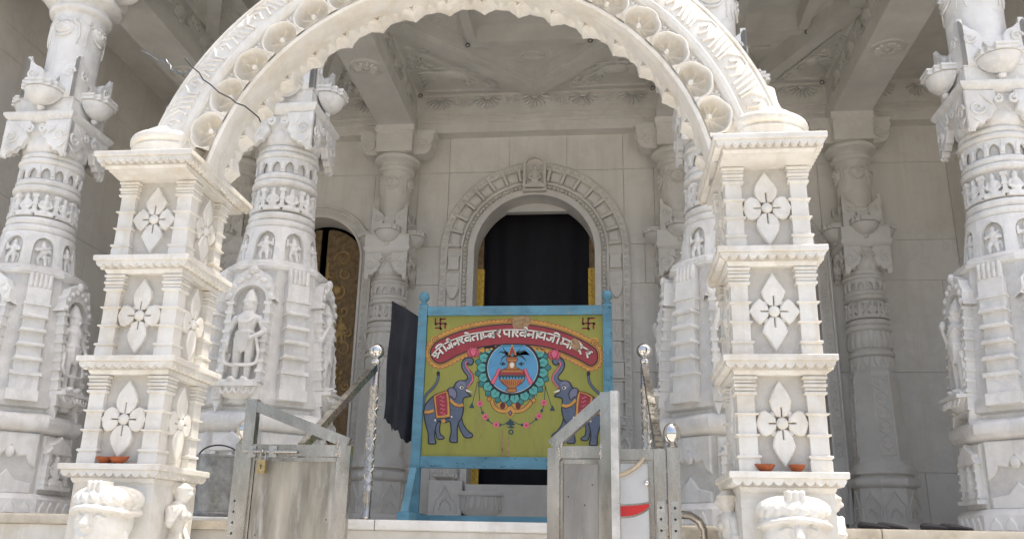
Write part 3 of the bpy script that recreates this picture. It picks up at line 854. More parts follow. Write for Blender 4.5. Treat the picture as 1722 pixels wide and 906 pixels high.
# ---- front columns: octagonal statue stage below
def stepped_pilaster():
    g = MB()
    def blk(a, d, z0, z1, t=0): g.box(-a, a, -d * 1.9, .06, z0, z1, t, 0)
    blk(.098, .034, .73, .80); blk(.088, .026, .80, .90); blk(.098, .036, .90, .925)
    z = .925
    for i in range(4):
        blk(.078 - .003 * i, .024, z, z + .075); 
        a = .094 - .003 * i
        g.prism([(-a, z + .075), (a, z + .075), (a - .012, z + .10), (-a + .012, z + .10)], -.085, .05, .006)
        z += .10
    blk(.078, .026, z, z + .07); blk(.086, .034, z + .07, z + .085)
    blk(.075, .03, z + .085, z + .20)
    for i in range(5):
        xx = -.06 + .03 * i
        g.cap((xx, -.05, z + .21), (xx, -.05, z + .29), .018, .015, 8)
    blk(.066, .026, z + .2, z + .3)
    return g
SPIL = stepped_pilaster().mesh("stepped_pilaster", "white_marble")
def niche_frame():
    g = MB()
    for s in (-1, 1):
        g.box(s * .128 - .017, s * .128 + .017, -.055, .04, .80, 1.40)
        for i in range(9):
            z = .83 + .066 * i
            g.box(s * .128 - .025, s * .128 + .025, -.066, .04, z, z + .02)
        g.box(s * .128 - .028, s * .128 + .028, -.06, .04, .72, .80)
        g.prism([(s * .128 - .03, .72), (s * .128 + .03, .72), (s * .128, .63)], -.05, .04, .006)
    hole = arcp((0, 1.38), .112, 0, 180, 14)
    outer = [(.172 * math.cos(rad(180 * i / 14)) * (1.0 if i % 2 == 0 else .93), 1.39 + .225 * math.sin(rad(180 * i / 14)) * (1.0 if i % 2 == 0 else .95)) for i in range(15)]
    n = 15; v = []; f = []
    for y in (-.062, .04):
        v += [(x, y, z) for x, z in hole] + [(x, y, z) for x, z in outer]
    for i in range(n - 1):
        f += [(i, n + i, n + i + 1, i + 1), (i, i + 1, 2 * n + i + 1, 2 * n + i), (n + i, 3 * n + i, 3 * n + i + 1, n + i + 1)]
    g.add(v, f)
    for i in range(8):
        a = rad(10 + 160 * i / 7)
        g.ell((.142 * math.cos(a), -.066, 1.385 + .168 * math.sin(a)), (.022, .014, .022), 8, 5)
    g.ell((0, -.066, 1.60), (.035, .022, .035), 10, 6)
    return g
NFR = niche_frame().mesh("niche_frame", "white_marble")
def niche_back():
    g = MB(); g.prism([(-.115, .76), (.115, .76), (.115, 1.38)] + arcp((0, 1.38), .115, 10, 170, 10) + [(-.115, 1.38)], -.006, .05)
    return g
def lotus_base():
    g = MB()
    half = [(math.cos(rad(180 + 180 * i / 14)), math.sin(rad(180 + 180 * i / 14))) for i in range(15)] + [(1, .6), (-1, .6)]
    g.loft([[(x * a, y * a * .62, z) for x, y in half] for a, z in ((.03, .685), (.06, .70), (.05, .715), (.10, .735), (.135, .775), (.14, .79))])
    g.box(-.15, .15, -.095, .05, .79, .812)
    for i in range(6):
        xx = -.115 + .046 * i
        g.tube([(xx - .02, -.088 + abs(xx) * .15, .782), (xx - .014, -.098 + abs(xx) * .15, .755), (xx, -.096 + abs(xx) * .15, .742), (xx + .014, -.098 + abs(xx) * .15, .755), (xx + .02, -.088 + abs(xx) * .15, .782)], .007, 5)
    return g
LOT = lotus_base().mesh("lotus_bracket", "white_marble")
def front_lower():
    items = []
    def add(name, g, loc=(0, 0, 0), rz=0, rx=0): items.append((name, g if isinstance(g, bpy.types.Mesh) else g.mesh(name, "white_marble"), loc, rx, rz))
    g = MB(); g.prof(OCT, [(.475, 0), (.475, .10), (.455, .125), (.435, .135)]); add("plinth", g)
    for xx in (-.13, -.045, .045, .13):
        g = MB(); g.prism([(xx - .036, .012), (xx + .036, .012), (xx + .03, .05), (xx, .088), (xx - .03, .05)], -.487, -.47, .006); me = g.mesh("plinth_leaf", "white_marble")
        for k in range(8): add("plinth_leaf", me, rz=k * pi / 4)
    g = MB(); g.prof(OCT, [(.405, .13), (.405, .52), (.41, .53)]); add("lower_block", g.mesh("lower_block", "drum_marble"))
    for k in range(8):
        g = MB(); 
        if k % 2 == 0:
            g.prism([(-.14, .135), (.14, .135), (.14, .52), (-.14, .52)], -.425, -.40, .008)
            for s in (-1, 1):
                g.box(s * .11 - .016, s * .11 + .016, -.46, -.42, .19, .40)
                for z in (.20, .25, .30, .35): g.box(s * .11 - .022, s * .11 + .022, -.467, -.42, z, z + .016)
            g.prism([(-.15, .40), (.15, .40), (.11, .44), (.12, .46), (.05, .49), (0, .525), (-.05, .49), (-.12, .46), (-.11, .44)], -.463, -.42, .008)
            g.box(-.15, .15, -.48, -.42, .165, .19)
        else:
            g.prism([(-.165, .30), (-.12, .33), (-.10, .38), (-.05, .37), (0, .44), (.05, .37), (.10, .38), (.12, .33), (.165, .30), (.165, .525), (-.165, .525)], -.428, -.40, .008)
            g.prism([(-.16, .135), (.16, .135), (.16, .20), (.06, .22), (0, .29), (-.06, .22), (-.16, .20)], -.424, -.40, .008)
            g.ell((0, -.42, .40), (.03, .02, .04), 8, 5)
        add("block_carving", g, rz=k * pi / 4)
    for k in range(4): items.append(("seated_figure", SEATED, "seat", k))
    g = MB(); g.prof(OCT, [(.40, .528), (.415, .535)] + [(.425 + .042 * math.sin(pi * i / 8), .54 + .115 * (1 - math.cos(pi * i / 8)) / 2) for i in range(9)] + [(.41, .66), (.385, .665), (.385, .69)]); add("torus_moulding", g)
    g = MB(); g.prof(OCT, [(.38, .685), (.425, .70), (.425, .76), (.40, .80), (.335, 1.62)]); add("statue_stage", g.mesh("statue_stage", "drum_marble"))
    for k in range(4): items.append(("niche", None, None, k))
    for k in range(4): items.append(("pil", None, None, k))
    g = MB(); g.prof(OCT, [(.33, 1.612), (.355, 1.625), (.36, 1.645), (.345, 1.655), (.345, 1.67), (.30, 1.705), (.28, 1.71)]); add("stage_lip", g)
    g = MB(); g.prof(C48, [(.262, 1.70), (.212, 1.985)]); add("niche_drum", g.mesh("niche_drum", "drum_marble"))
    g = figure_frame(.238, 8, .265, .062, .155, 1.15, .022)
    g2 = MB(); g2.v = [Vector((v.x * (1.11 - .6 * v.z), v.y * (1.11 - .6 * v.z), v.z + 1.705)) for v in g.v]; g2.f = g.f; g2.mi = g.mi; add("niche_arcade", g2)
    for k in range(8):
        g = MB(); 
        for z in (1.76, 1.81, 1.86): g.box(-.026, .026, -.285 + (z - 1.70) * .16, -.22, z, z + .02)
        add("colonnette", g, rz=(k + .5) * pi / 4)
    for k in range(8): items.append(("dancer", None, None, k))
    for k in range(10): items.append(("frieze", None, None, k))
    return items
FL = front_lower()
NB = niche_back().mesh("niche_back", "drum_marble")
FPIL = MB(); FPIL.box(-.014, .014, -.03, .02, 0, .15); FPIL.box(-.022, .022, -.036, .02, .0, .025); FPIL.box(-.022, .022, -.036, .02, .125, .15); FPIL.box(-.02, .02, -.034, .02, .065, .08)
FPIL = FPIL.mesh("frieze_post", "white_marble")
SEATED_PALE = SEATED.copy(); SEATED_PALE.materials[0] = MATS["pale_marble"]
FPIL_PALE = FPIL.copy(); FPIL_PALE.materials[0] = MATS["pale_marble"]
def frieze_ring(root, r, seated, post, n=10):
    for k in range(n):
        a = 2 * pi * k / n
        c, s_ = math.cos(a), math.sin(a)
        o = ob("seated_figure", seated, root, (r * s_, -r * c, 2.108), (0, 0, a)); o.scale = (.15, .15, .172)
        a2 = a + pi / n
        ob("frieze_post", post, root, ((r - .006) * math.sin(a2), -(r - .006) * math.cos(a2), 2.115), (0, 0, a2))
def front_column(x, lab):
    t = thing("carved_column", lab, "column", (x, YC, 0), group="front columns of the porch")
    for it in FL:
        name = it[0]
        if name == "niche":
            k = it[3]; q = ob("niche_back", NB, t, (0, 0, 0), (0, 0, k * pi / 2))
            q.location = ((math.sin(k * pi / 2) * .395), -(math.cos(k * pi / 2) * .395), 0); q.rotation_euler = (rad(-4.0), 0, k * pi / 2)
            q.location = (math.sin(k * pi / 2) * .455, -math.cos(k * pi / 2) * .455, 0)
            f = ob("niche_frame", NFR, t, (math.sin(k * pi / 2) * .462, -math.cos(k * pi / 2) * .462, .0), (rad(-4.6), 0, k * pi / 2))
            l = ob("lotus_bracket", LOT, t, (math.sin(k * pi / 2) * .425, -math.cos(k * pi / 2) * .425, .01), (0, 0, k * pi / 2))
            s = ob("deity_figure", STATUE[(k + int(x * 3)) % 3 if x > -1 or x < -3 else (0, 1, 2, 1)[k]], t, (math.sin(k * pi / 2) * .425, -math.cos(k * pi / 2) * .425, .835), (rad(-4), 0, k * pi / 2), (.56, .60, .60))
        elif name == "pil":
            k = it[3]; a = k * pi / 2 + pi / 4
            ob("stepped_pilaster", SPIL, t, (math.sin(a) * .462, -math.cos(a) * .462, .0), (rad(-4.5), 0, a))
        elif name == "seated_figure" and it[2] == "seat":
            a = it[3] * pi / 2
            ob("seated_figure", SEATED, t, (math.sin(a) * .435, -math.cos(a) * .435, .20), (0, 0, a), (.19, .2, .21))
        elif name == "dancer":
            a = it[3] * pi / 4
            ob("dancer_figure", DANCER[(it[3] * 2 + int(abs(x))) % 3], t, (math.sin(a) * .262, -math.cos(a) * .262, 1.715), (rad(-9), 0, a), (.215, .215, .20))
        elif name == "frieze": pass
        else:
            ob(name, it[1], t, it[2], (it[3], 0, it[4]))
    frieze_ring(t, .205, SEATED, FPIL)
    attach(t, UP_FRONT)
    return t
front_column(-B, "leftmost white marble column at the picture's edge, carved with deities")
front_column(-A, "white carved column between the left gate pier and the dark gold door, deity facing out")
front_column(A, "white carved column half hidden behind the right gate pier")
front_column(B, "rightmost white marble column, cut off by the picture's edge")

# ---- back columns: plain octagon with a lattice panel below
def lattice_panel():
    g = MB()
    for i in range(5):
        z0 = .80 + i * .14
        for s in (-1, 1):
            g.tube([(0, 0, z0), (s * .05, -.004, z0 + .035), (s * .05, -.004, z0 + .10), (0, 0, z0 + .14)], .0095, 6)
            g.tube([(x, -.002, z) for x, z in spiral((s * .028, z0 + .07), .022, .006, 0 if s > 0 else pi, s * 1.0, 8)], .007, 5)
        g.ell((0, -.004, z0), (.013, .008, .013), 8, 5)
    for s in (-1, 1): g.box(s * .075 - .006, s * .075 + .006, -.012, .01, .74, 1.52)
    g.box(-.07, .07, -.012, .01, .745, .757); g.box(-.07, .07, -.012, .01, 1.505, 1.517)
    return g
def back_lower():
    items = []
    def add(name, g, rz=0, loc=(0, 0, 0), rx=0): items.append((name, g.mesh(name, "pale_marble"), loc, rx, rz))
    g = MB(); g.prof(OCT, [(.31, 0), (.31, .09), (.29, .12), (.28, .13)]); add("plinth", g)
    g = MB(); g.prof(OCT, [(.275, .13), (.265, .44)]); add("lower_block", g)
    for k in range(8):
        g = MB()
        g.tube([(-.10, -.278, .14), (-.085, -.276, .22), (-.10, -.276, .27), (-.05, -.276, .34), (-.035, -.274, .36), (0, -.272, .42), (.035, -.274, .36), (.05, -.276, .34), (.10, -.276, .27), (.085, -.276, .22), (.10, -.278, .14)], .010, 6)
        for i in range(7):
            a = rad(20 + 140 * i / 6); g.ell((.05 * math.cos(a), -.279, .16 + .09 * math.sin(a)), (.010, .008, .018), 6, 5)
        add("ogee_carving", g, k * pi / 4)
    g = MB(); g.prof(OCT, [(.255, .435)] + [(.265 + .035 * math.sin(pi * i / 8), .45 + .095 * (1 - math.cos(pi * i / 8)) / 2) for i in range(9)] + [(.25, .55), (.25, .57)]); add("torus_moulding", g)
    g = MB(); g.prof(OCT, [(.25, .565), (.285, .575), (.285, .62), (.275, .635), (.245, .68), (.24, .70)]); add("shaft_flange", g)
    g = MB(); g.prof(OCT, [(.235, .69), (.205, 1.56)]); add("octagon_shaft", g)
    for k in range(4): add("lattice_panel", lattice_panel(), k * pi / 2, (math.sin(k * pi / 2) * .258, -math.cos(k * pi / 2) * .258, 0), rad(-2))
    g = MB(); g.prof(C48, [(.205, 1.55), (.215, 1.565), (.215, 1.58), (.19, 1.60), (.19, 1.72)] ); add("leaf_drum", g)
    g = MB(); g.M = Matrix.Translation((0, -.197, 1.60)); g.prism([(-.03, .11), (.03, .11), (.036, .06), (0, -.02), (-.036, .06)], -.012, .02, .006); me = g.mesh("band_leaf", "pale_marble")
    for k in range(12): items.append(("band_leaf", me, (0, 0, 0), 0, 2 * pi * k / 12))
    g = MB(); g.prof(C48, [(.19, 1.71)] + torus_prof(.205, 1.715, 1.765, .018) + [(.195, 1.77), (.19, 1.79)]); add("bead_ring", g)
    g = MB(); rings = []
    for r, z in ((.175, 1.775), (.205, 1.80), (.212, 1.86), (.20, 1.93), (.19, 1.975)):
        rings.append([(r * (1 + .05 * abs(math.cos(9 * t))) * math.cos(t), r * (1 + .05 * abs(math.cos(9 * t))) * math.sin(t), z) for t in [2 * pi * j / 108 for j in range(108)]])
    g.loft(rings); add("fluted_bell", g)
    return items
BL = back_lower()
def back_column(x, lab):
    t = thing("wall_column", lab, "column", (x, 8.95, 0), group="columns against the back wall")
    for name, me, loc, rx, rz in BL: ob(name, me, t, loc, (rx, 0, rz))
    frieze_ring(t, .186, SEATED_PALE, FPIL_PALE)
    attach(t, UP_BACK)
back_column(-B, "shaded column against the back wall, glimpsed between left gate pier and white column")
back_column(-A, "shaded carved column between the gold door and the central arched doorway")
back_column(A, "shaded carved column just right of the central arched doorway")
back_column(B, "shaded carved column right of the right gate pier, with lattice panel")
# ================================================================== GATE PIERS AND ARCH
PX, PY = 1.55, 4.205              # pier axes
def zig(t, hx, hy, z0, z1, n, dep):
    """carved band with a pointed lower edge along each side of a slab"""
    for ax in range(4):
        L = hx if ax % 2 == 0 else hy
        D = hy if ax % 2 == 0 else hx
        if ax % 2: L -= dep + .0005
        g = MB(); g.M = Matrix.Rotation(ax * pi / 2, 4, 'Z')
        m = max(6, round(n * L / hx)); w = 2 * L / m
        P = [(L, z1), (-L, z1)]
        for i in range(m):
            x = -L + (i + .5) * w
            P += [(x - w * .5, z1 - .013), (x - w * .30, z0 + .006), (x, z0), (x + w * .30, z0 + .006)]
        P.append((L, z1 - .013))
        g.prism(P, -D, -D + dep)
        part("zigzag_band", g, "cream_marble", t)
LONGS = [
 [(-.0028, .026), (-.0028, .078), (.0028, .078), (.0028, .026), (.026, .030), (.048, .056), (.056, .086), (.047, .118), (.026, .152), (0, .186), (-.026, .152), (-.047, .118), (-.056, .086), (-.048, .056), (-.026, .030)],
 [(-.0028, .026), (-.0028, .070), (.0028, .070), (.0028, .026), (.024, .032), (.040, .060), (.051, .098), (.040, .128), (.020, .160), (0, .188), (-.020, .160), (-.040, .128), (-.051, .098), (-.040, .060), (-.024, .032)],
 [(-.0028, .026), (-.0028, .074), (.0028, .074), (.0028, .026), (.022, .028), (.046, .062), (.058, .094), (.038, .126), (.017, .158), (0, .184), (-.017, .158), (-.038, .126), (-.058, .094), (-.046, .062), (-.022, .028)]]
ROUNDS = [
 [(-.0028, .026), (-.0028, .064), (.0028, .064), (.0028, .026), (.025, .029), (.048, .046), (.058, .070), (.052, .092), (.036, .105), (.015, .110), (0, .120), (-.015, .110), (-.036, .105), (-.052, .092), (-.058, .070), (-.048, .046), (-.025, .029)],
 [(-.0028, .026), (-.0028, .060), (.0028, .060), (.0028, .026), (.024, .030), (.044, .050), (.056, .074), (.050, .096), (.032, .106), (.014, .112), (0, .117), (-.014, .112), (-.032, .106), (-.050, .096), (-.056, .074), (-.044, .050), (-.024, .030)],
 [(-.0028, .026), (-.0028, .062), (.0028, .062), (.0028, .026), (.022, .028), (.042, .044), (.060, .066), (.046, .086), (.028, .100), (.012, .112), (0, .121), (-.012, .112), (-.028, .100), (-.046, .086), (-.060, .066), (-.042, .044), (-.022, .028)]]
def petal(poly, n):
    g = MB(); g.prism([(x * random.uniform(.97, 1.03) + random.uniform(-.001, .001), z + random.uniform(-.0012, .0012)) if abs(x) > .01 else (x, z) for x, z in poly], -.030, .006, .0055)
    return g.mesh("petal", "cream_marble")
PET_L = [petal(LONGS[k % 3], k) for k in range(9)]; PET_R = [petal(ROUNDS[k % 3], k) for k in range(9)]
_g = MB(); _g.ell((0, -.022, 0), (.027, .020, .027), 16, 8); BOSS = _g.mesh("boss", "cream_marble")
_g = MB()
_g.ell((0, -.008, 0), (.016, .014, .016), 8, 5)
BUD = _g.mesh("corner_bud", "cream_marble")
def post_mesh(h):
    g = MB()
    def sq(a, z0, z1, b=None): g.rects([(a, a, z0), (b or a, b or a, z1)])
    sq(.047, 0, .052); sq(.044, .052, .058); g.rects([(.046, .046, .058), (.053, .053, .064), (.053, .053, .070), (.047, .047, .074)])
    top = h - .075
    zs = [.074, .074 + (top - .074) / 3, .074 + 2 * (top - .074) / 3, top]
    for i in range(3):
        a = .0405 - .0008 * i
        g.rects([(a, a, zs[i]), (a, a, zs[i + 1] - .014)])
        if i < 2: g.rects([(a + .001, a + .001, zs[i + 1] - .014), (.052, .052, zs[i + 1] - .007), (.052, .052, zs[i + 1] - .002), (a + .002, a + .002, zs[i + 1])])
    z = top - .014
    for a in (.050, .046, .052, .048, .054):
        g.rects([(a - .006, a - .006, z), (a, a, z + .004), (a, a, z + .013), (a - .005, a - .005, z + .0165)]); z += .0175
    return g
_P = {}
def pmesh(h):
    if h not in _P: _P[h] = post_mesh(h).mesh("corner_post", "cream_marble")
    return _P[h]

# ---- turbaned heads under the piers
def head_mb(s):
    g = MB(); g.M = Matrix.Translation((0, 0, .020))
    # face, ears, neck
    g.ell((0, .005, -.10), (.132, .120, .150), 20, 14); g.ell((0, -.035, -.17), (.095, .085, .09), 16, 10)
    g.cap((0, .02, -.20), (0, .05, -.36), .075, .09, 14)
    g.ell((0, .10, -.44), (.24, .12, .12), 16, 8)
    g.tube([(0, -.105, -.055), (0, -.125, -.09), (0, -.138, -.125)], [.014, .018, .022], 8); g.ell((0, -.118, -.138), (.030, .02, .014), 10, 6)
    g.ell((0, -.108, -.180), (.038, .018, .011), 10, 6); g.ell((0, -.104, -.196), (.032, .018, .011), 10, 6); g.ell((0, -.085, -.235), (.04, .035, .035), 10, 6)
    for k in (-1, 1):
        g.ell((k * .047, -.096, -.088), (.029, .016, .013), 12, 6)
        g.tube([(k * .02, -.112, -.058), (k * .05, -.112, -.046), (k * .085, -.088, -.062)], [.007, .009, .005], 6)
        g.tube([(k * .018, -.108, -.082), (k * .047, -.114, -.074), (k * .078, -.094, -.088)], [.004, .006, .004], 5)
        g.ell((k * .108, .01, -.11), (.016, .03, .05), 10, 6); g.cap((k * .115, .0, -.16), (k * .12, 0, -.30), .018, .010, 8)
    g.M = Matrix()
    # turban: rolled headband and twisted folds
    g.ell((0, .022, .012), (.128, .122, .076), 20, 12); g.ell((0, .018, -.016), (.146, .142, .036), 20, 10)
    g.tube([(.140 * math.cos(2 * pi * i / 28), .014 + .142 * math.sin(2 * pi * i / 28), -.030 - .014 * math.cos(4 * pi * i / 28)) for i in range(28)], .0150, 8, closed=True)
    for k in range(13):
        a0 = rad(150 + 20 * k - s * 20) 
        pts = []
        for i in range(9):
            t = i / 8.0
            el = rad(-20 + 96 * t); az = a0 + s * rad(46) * t
            pts.append((.130 * math.cos(el) * math.cos(az), .022 + .124 * math.cos(el) * math.sin(az), .018 + .078 * math.sin(el)))
        g.tube(pts, [.014, .024, .028, .029, .027, .023, .018, .013, .008], 8)
    g.box(-.038, .038, -.10, -.02, .06, .118)
    for k in (-1, 0, 1): g.cap((k * .026, -.10, .075), (k * .026, -.10, .11), .012, .012, 6)
    return g
def side_figure_mb():
    g = MB()
    g.ell((.01, -.035, .425), (.040, .046, .050), 12, 8); g.ell((.01, -.082, .418), (.010, .012, .012), 8, 5); g.ell((-.01, .012, .455), (.034, .036, .034), 10, 6)
    g.tube([(.045 * math.cos(2 * pi * i / 14) + .01, -.03 + .045 * math.sin(2 * pi * i / 14), .445) for i in range(14)], .010, 6, closed=True)
    g.cap((.005, -.02, .385), (0, -.02, .35), .020, .024); g.cap((0, -.02, .335), (.015, -.02, .24), .055, .036, 10); g.cap((.015, -.02, .24), (-.015, -.015, .16), .036, .058, 10); g.ell((-.02, -.01, .13), (.068, .058, .058))
    for s in (-1, 1): g.ell((s * .026 + .004, -.066, .315), (.024, .020, .022), 8, 6)
    for e, w in (((.105, -.01, .26), (.05, -.070, .20)), ((-.105, -.045, .275), (-.045, -.062, .350))):
        sx = 1 if e[0] > 0 else -1
        g.cap((sx * .066, -.015, .345), e, .022, .019); g.cap(e, w, .019, .014); g.ell(w, (.018, .016, .020), 8, 6)
        g.tube([(e[0] + .022 * math.cos(a), e[1] + .022 * math.sin(a), e[2] + .012) for a in [2 * pi * i / 8 for i in range(8)]], .005, 5, closed=True)
    g.cap((.02, -.01, .12), (.07, -.06, -.06), .046, .034); g.cap((.07, -.06, -.06), (.04, .0, -.24), .034, .022)
    g.cap((-.05, -.01, .12), (-.06, -.03, -.07), .046, .034); g.cap((-.06, -.03, -.07), (-.05, .0, -.25), .034, .022)
    g.tube([(.07, -.03, .15), (.03, -.065, .135), (-.04, -.065, .135), (-.085, -.03, .15)], .011, 6)
    g.tube([(.07, -.09, .20), (.10, -.06, .08), (.12, -.02, -.05), (.11, .0, -.16)], [.012, .016, .018, .008], 6)
    g.box(-.09, .09, .02, .06, -.26, .40)
    return g
SIDEFIG = sculpt("attendant_figure", side_figure_mb(), "cream_marble", .006, 1)
HEAD = {s: sculpt("turbaned_head", head_mb(s), "cream_marble", .0042, 1) for s in (-1, 1)}
ZS = [.211, .726, 1.242, 1.757]
def gate_pier(sg, lab):
    t = thing("gate_pier", lab, "pier", (sg * PX, PY, 0), group="piers carrying the gateway arch")
    m = "cream_marble"
    g = MB(); g.box(-.20, .20, -.20, .24, GZ, .13); part("lower_shaft", g, m, t)
    for i, z in enumerate(ZS):
        top = i == 3
        hx, hy = (.262, .395) if top else (.2525, .268)
        e = .012
        g = MB(); g.rects([(hx - .003, hy - .003, z - .028), (hx, hy, z - .025), (hx, hy, z - .003), (hx - .003, hy - .003, z)])
        part("cornice_slab", g, m, t)
        g = MB(); g.rects([(hx - e - .030, hy - e - .030, z - .064), (hx - e - .030, hy - e - .030, z - .0285)]); part("cornice_bed", g, "rough_marble", t)
        zig(t, hx - e, hy - e, z - .060, z - .0285, 11 if not top else 13, .032)
        g = MB()
        if top:
            g.rects([(.203, .215, z - .092), (.215, .235, z - .088), (hx - e - .040, hy - e - .045, z - .078), (hx - e - .034, hy - e - .034, z - .0645)])
        else:
            g.rects([(.200, .210, z - .086), (hx - e - .036, hy - e - .036, z - .074), (hx - e - .034, hy - e - .034, z - .0645)])
        part("cornice_cove", g, m, t)
    for i in range(3):
        z0 = ZS[i]; z1 = ZS[i + 1] - (.092 if i == 2 else .086)
        h = z1 - z0
        g = MB(); g.box(-.165, .165, -.172, .172, z0, z1 + .004); part("pier_core", g, "rough_marble", t)
        for sx in (-1, 1):
            for sy in (-1, 1): ob("corner_post", pmesh(round(h, 4)), t, (sx * .154, sy * .162, z0))
        for rz in (0, sg * -pi / 2, sg * pi / 2):
            D = .172 if rz == 0 else .165
            nx, ny = math.sin(rz), -math.cos(rz)
            fl = bpy.data.objects.new("flower_carving", BOSS); COL.objects.link(fl); fl.parent = t
            k = h / .43
            fl.location = (nx * D, ny * D, z0 + h * .5); fl.rotation_euler = (0, random.uniform(-.025, .025), rz); fl.scale = (.98, 1, min(1.06, 1.0 * k + .02))
            vk = (i + (1 if sg > 0 else 0)) % 3
            for r, me in ((0, PET_L[vk + 3 * random.randrange(3)]), (pi, PET_L[vk + 3 * random.randrange(3)]), (pi / 2, PET_R[vk + 3 * random.randrange(3)]), (-pi / 2, PET_R[vk + 3 * random.randrange(3)])):
                ob("petal", me, fl, (0, 0, 0), (0, r, 0))
            for a_ in (45, 135, 225, 315): ob("corner_bud", BUD, fl, (.052 * math.cos(rad(a_)), 0, .058 * math.sin(rad(a_))))
    # moulded foot of the arch
    g = MB(); g.prof(C48, [(.20, 1.755), (.215, 1.765), (.205, 1.84), (.215, 1.875)] + torus_prof(.205, 1.89, 1.950, .022, 9) + [(.19, 1.953), (.17, 1.956)], True); part("foot_torus", g, m, t, (sg * .035, -.035, 0))
    g = MB(); g.prof(C48, [(.145, 1.95)] + torus_prof(.142, 1.958, 2.005, .020, 9) + [(.118, 2.008), (.108, 2.03), (.084, 2.09), (.072, 2.17), (.02, 2.19)]); part("foot_dome", g, m, t, (sg * .045, -.02, 0))
    hd = ob("turbaned_head", HEAD[sg], t, (sg * -.005 + (.045 if sg < 0 else .0), -.325, .02), (0, 0, rad(-4)), (1, 1, .86))
    for s in (-1, 1): ob("attendant_figure", SIDEFIG, t, (s * .20, .02, -.33), (0, 0, s * pi / 2), 1.0)
    g = MB(); g.box(-.10, .10, -.32, -.19, GZ, -.42); part("bust_pedestal", g, m, t)
gate_pier(-1, "left three-tiered cream marble gate pier with four-petal flowers and turbaned head")
gate_pier(1, "right three-tiered cream marble gate pier with four-petal flowers and turbaned head")

# ---------------------------------------------------------------- the arch
AC = 1.50                          # height of the arch centre
def pol(R, th, y): return (R * math.cos(th), y, AC + R * math.sin(th))
arch = thing("gateway_arch", "big cream marble cusped arch with a row of shells spanning the two gate piers", "arch", (0, 0, 0))
T0, T1 = rad(8.5), rad(171.5)
profile = [(1.335, 4.315), (1.322, 4.18), (1.313, 4.045), (1.318, 4.012), (1.330, 4.004), (1.342, 4.010), (1.345, 4.12), (1.492, 4.12), (1.495, 4.004), (1.505, 3.996), (1.528, 3.996), (1.536, 4.004), (1.540, 4.016),
           (1.575, 4.020), (1.63, 4.034), (1.68, 4.058), (1.715, 4.086), (1.722, 4.080), (1.737, 4.084), (1.742, 4.098), (1.742, 4.315)]
N = 128
g = MB(); g.loft([[pol(R, T0 + (T1 - T0) * i / N, y) for R, y in profile] for i in range(N + 1)])
part("arch_ring", g, "cream_marble", arch, angle=32)
STEP = rad(8.9)
# cusped fringe along the back edge
g = MB(); n = 18 * 16; inner = []; rings = []
def fringe(th):
    u = ((th - pi / 2) / STEP + .5) % 1.0
    v = abs(u - .5) * 2
    r = 1.333 - .048 * (v ** 2.2)
    r += .010 * math.exp(-((u - .5) / .07) ** 2) * -1
    if .74 < u < .86 or .14 < u < .26: r -= .004
    return r
for i in range(n + 1):
    th = T0 + (T1 - T0) * i / n
    r = fringe(th)
    rings.append([pol(1.345, th, 4.20), pol(r + .010, th, 4.20), pol(r, th, 4.214), pol(r, th, 4.30), pol(1.345, th, 4.30)])
g.loft(rings); part("cusped_fringe", g, "cream_marble", arch, angle=50)
# leaf at each cusp tip, on the soffit face
lf = MB(); lf.tube([(-.030, 0, .042), (-.012, -.006, .012), (0, -.008, -.008), (.012, -.006, .012), (.030, 0, .042)], [.004, .007, .006, .007, .004], 6)
lf.tube([(-.012, 0, .045), (0, -.006, .018), (.012, 0, .045)], [.003, .006, .003], 6)
LEAF = lf.mesh("cusp_leaf", "cream_marble")
def polar_ob(name, me, R, th, y, parent, tilt=0, sc=None):
    return ob(name, me, parent, pol(R, th, y), (tilt, -(th - pi / 2), 0), sc)
for k in range(-9, 9):
    th = pi / 2 + (k + .5) * STEP
    if T0 + .03 < th < T1 - .03:
        polar_ob("cusp_leaf", LEAF, 1.300, th, 4.197, arch)
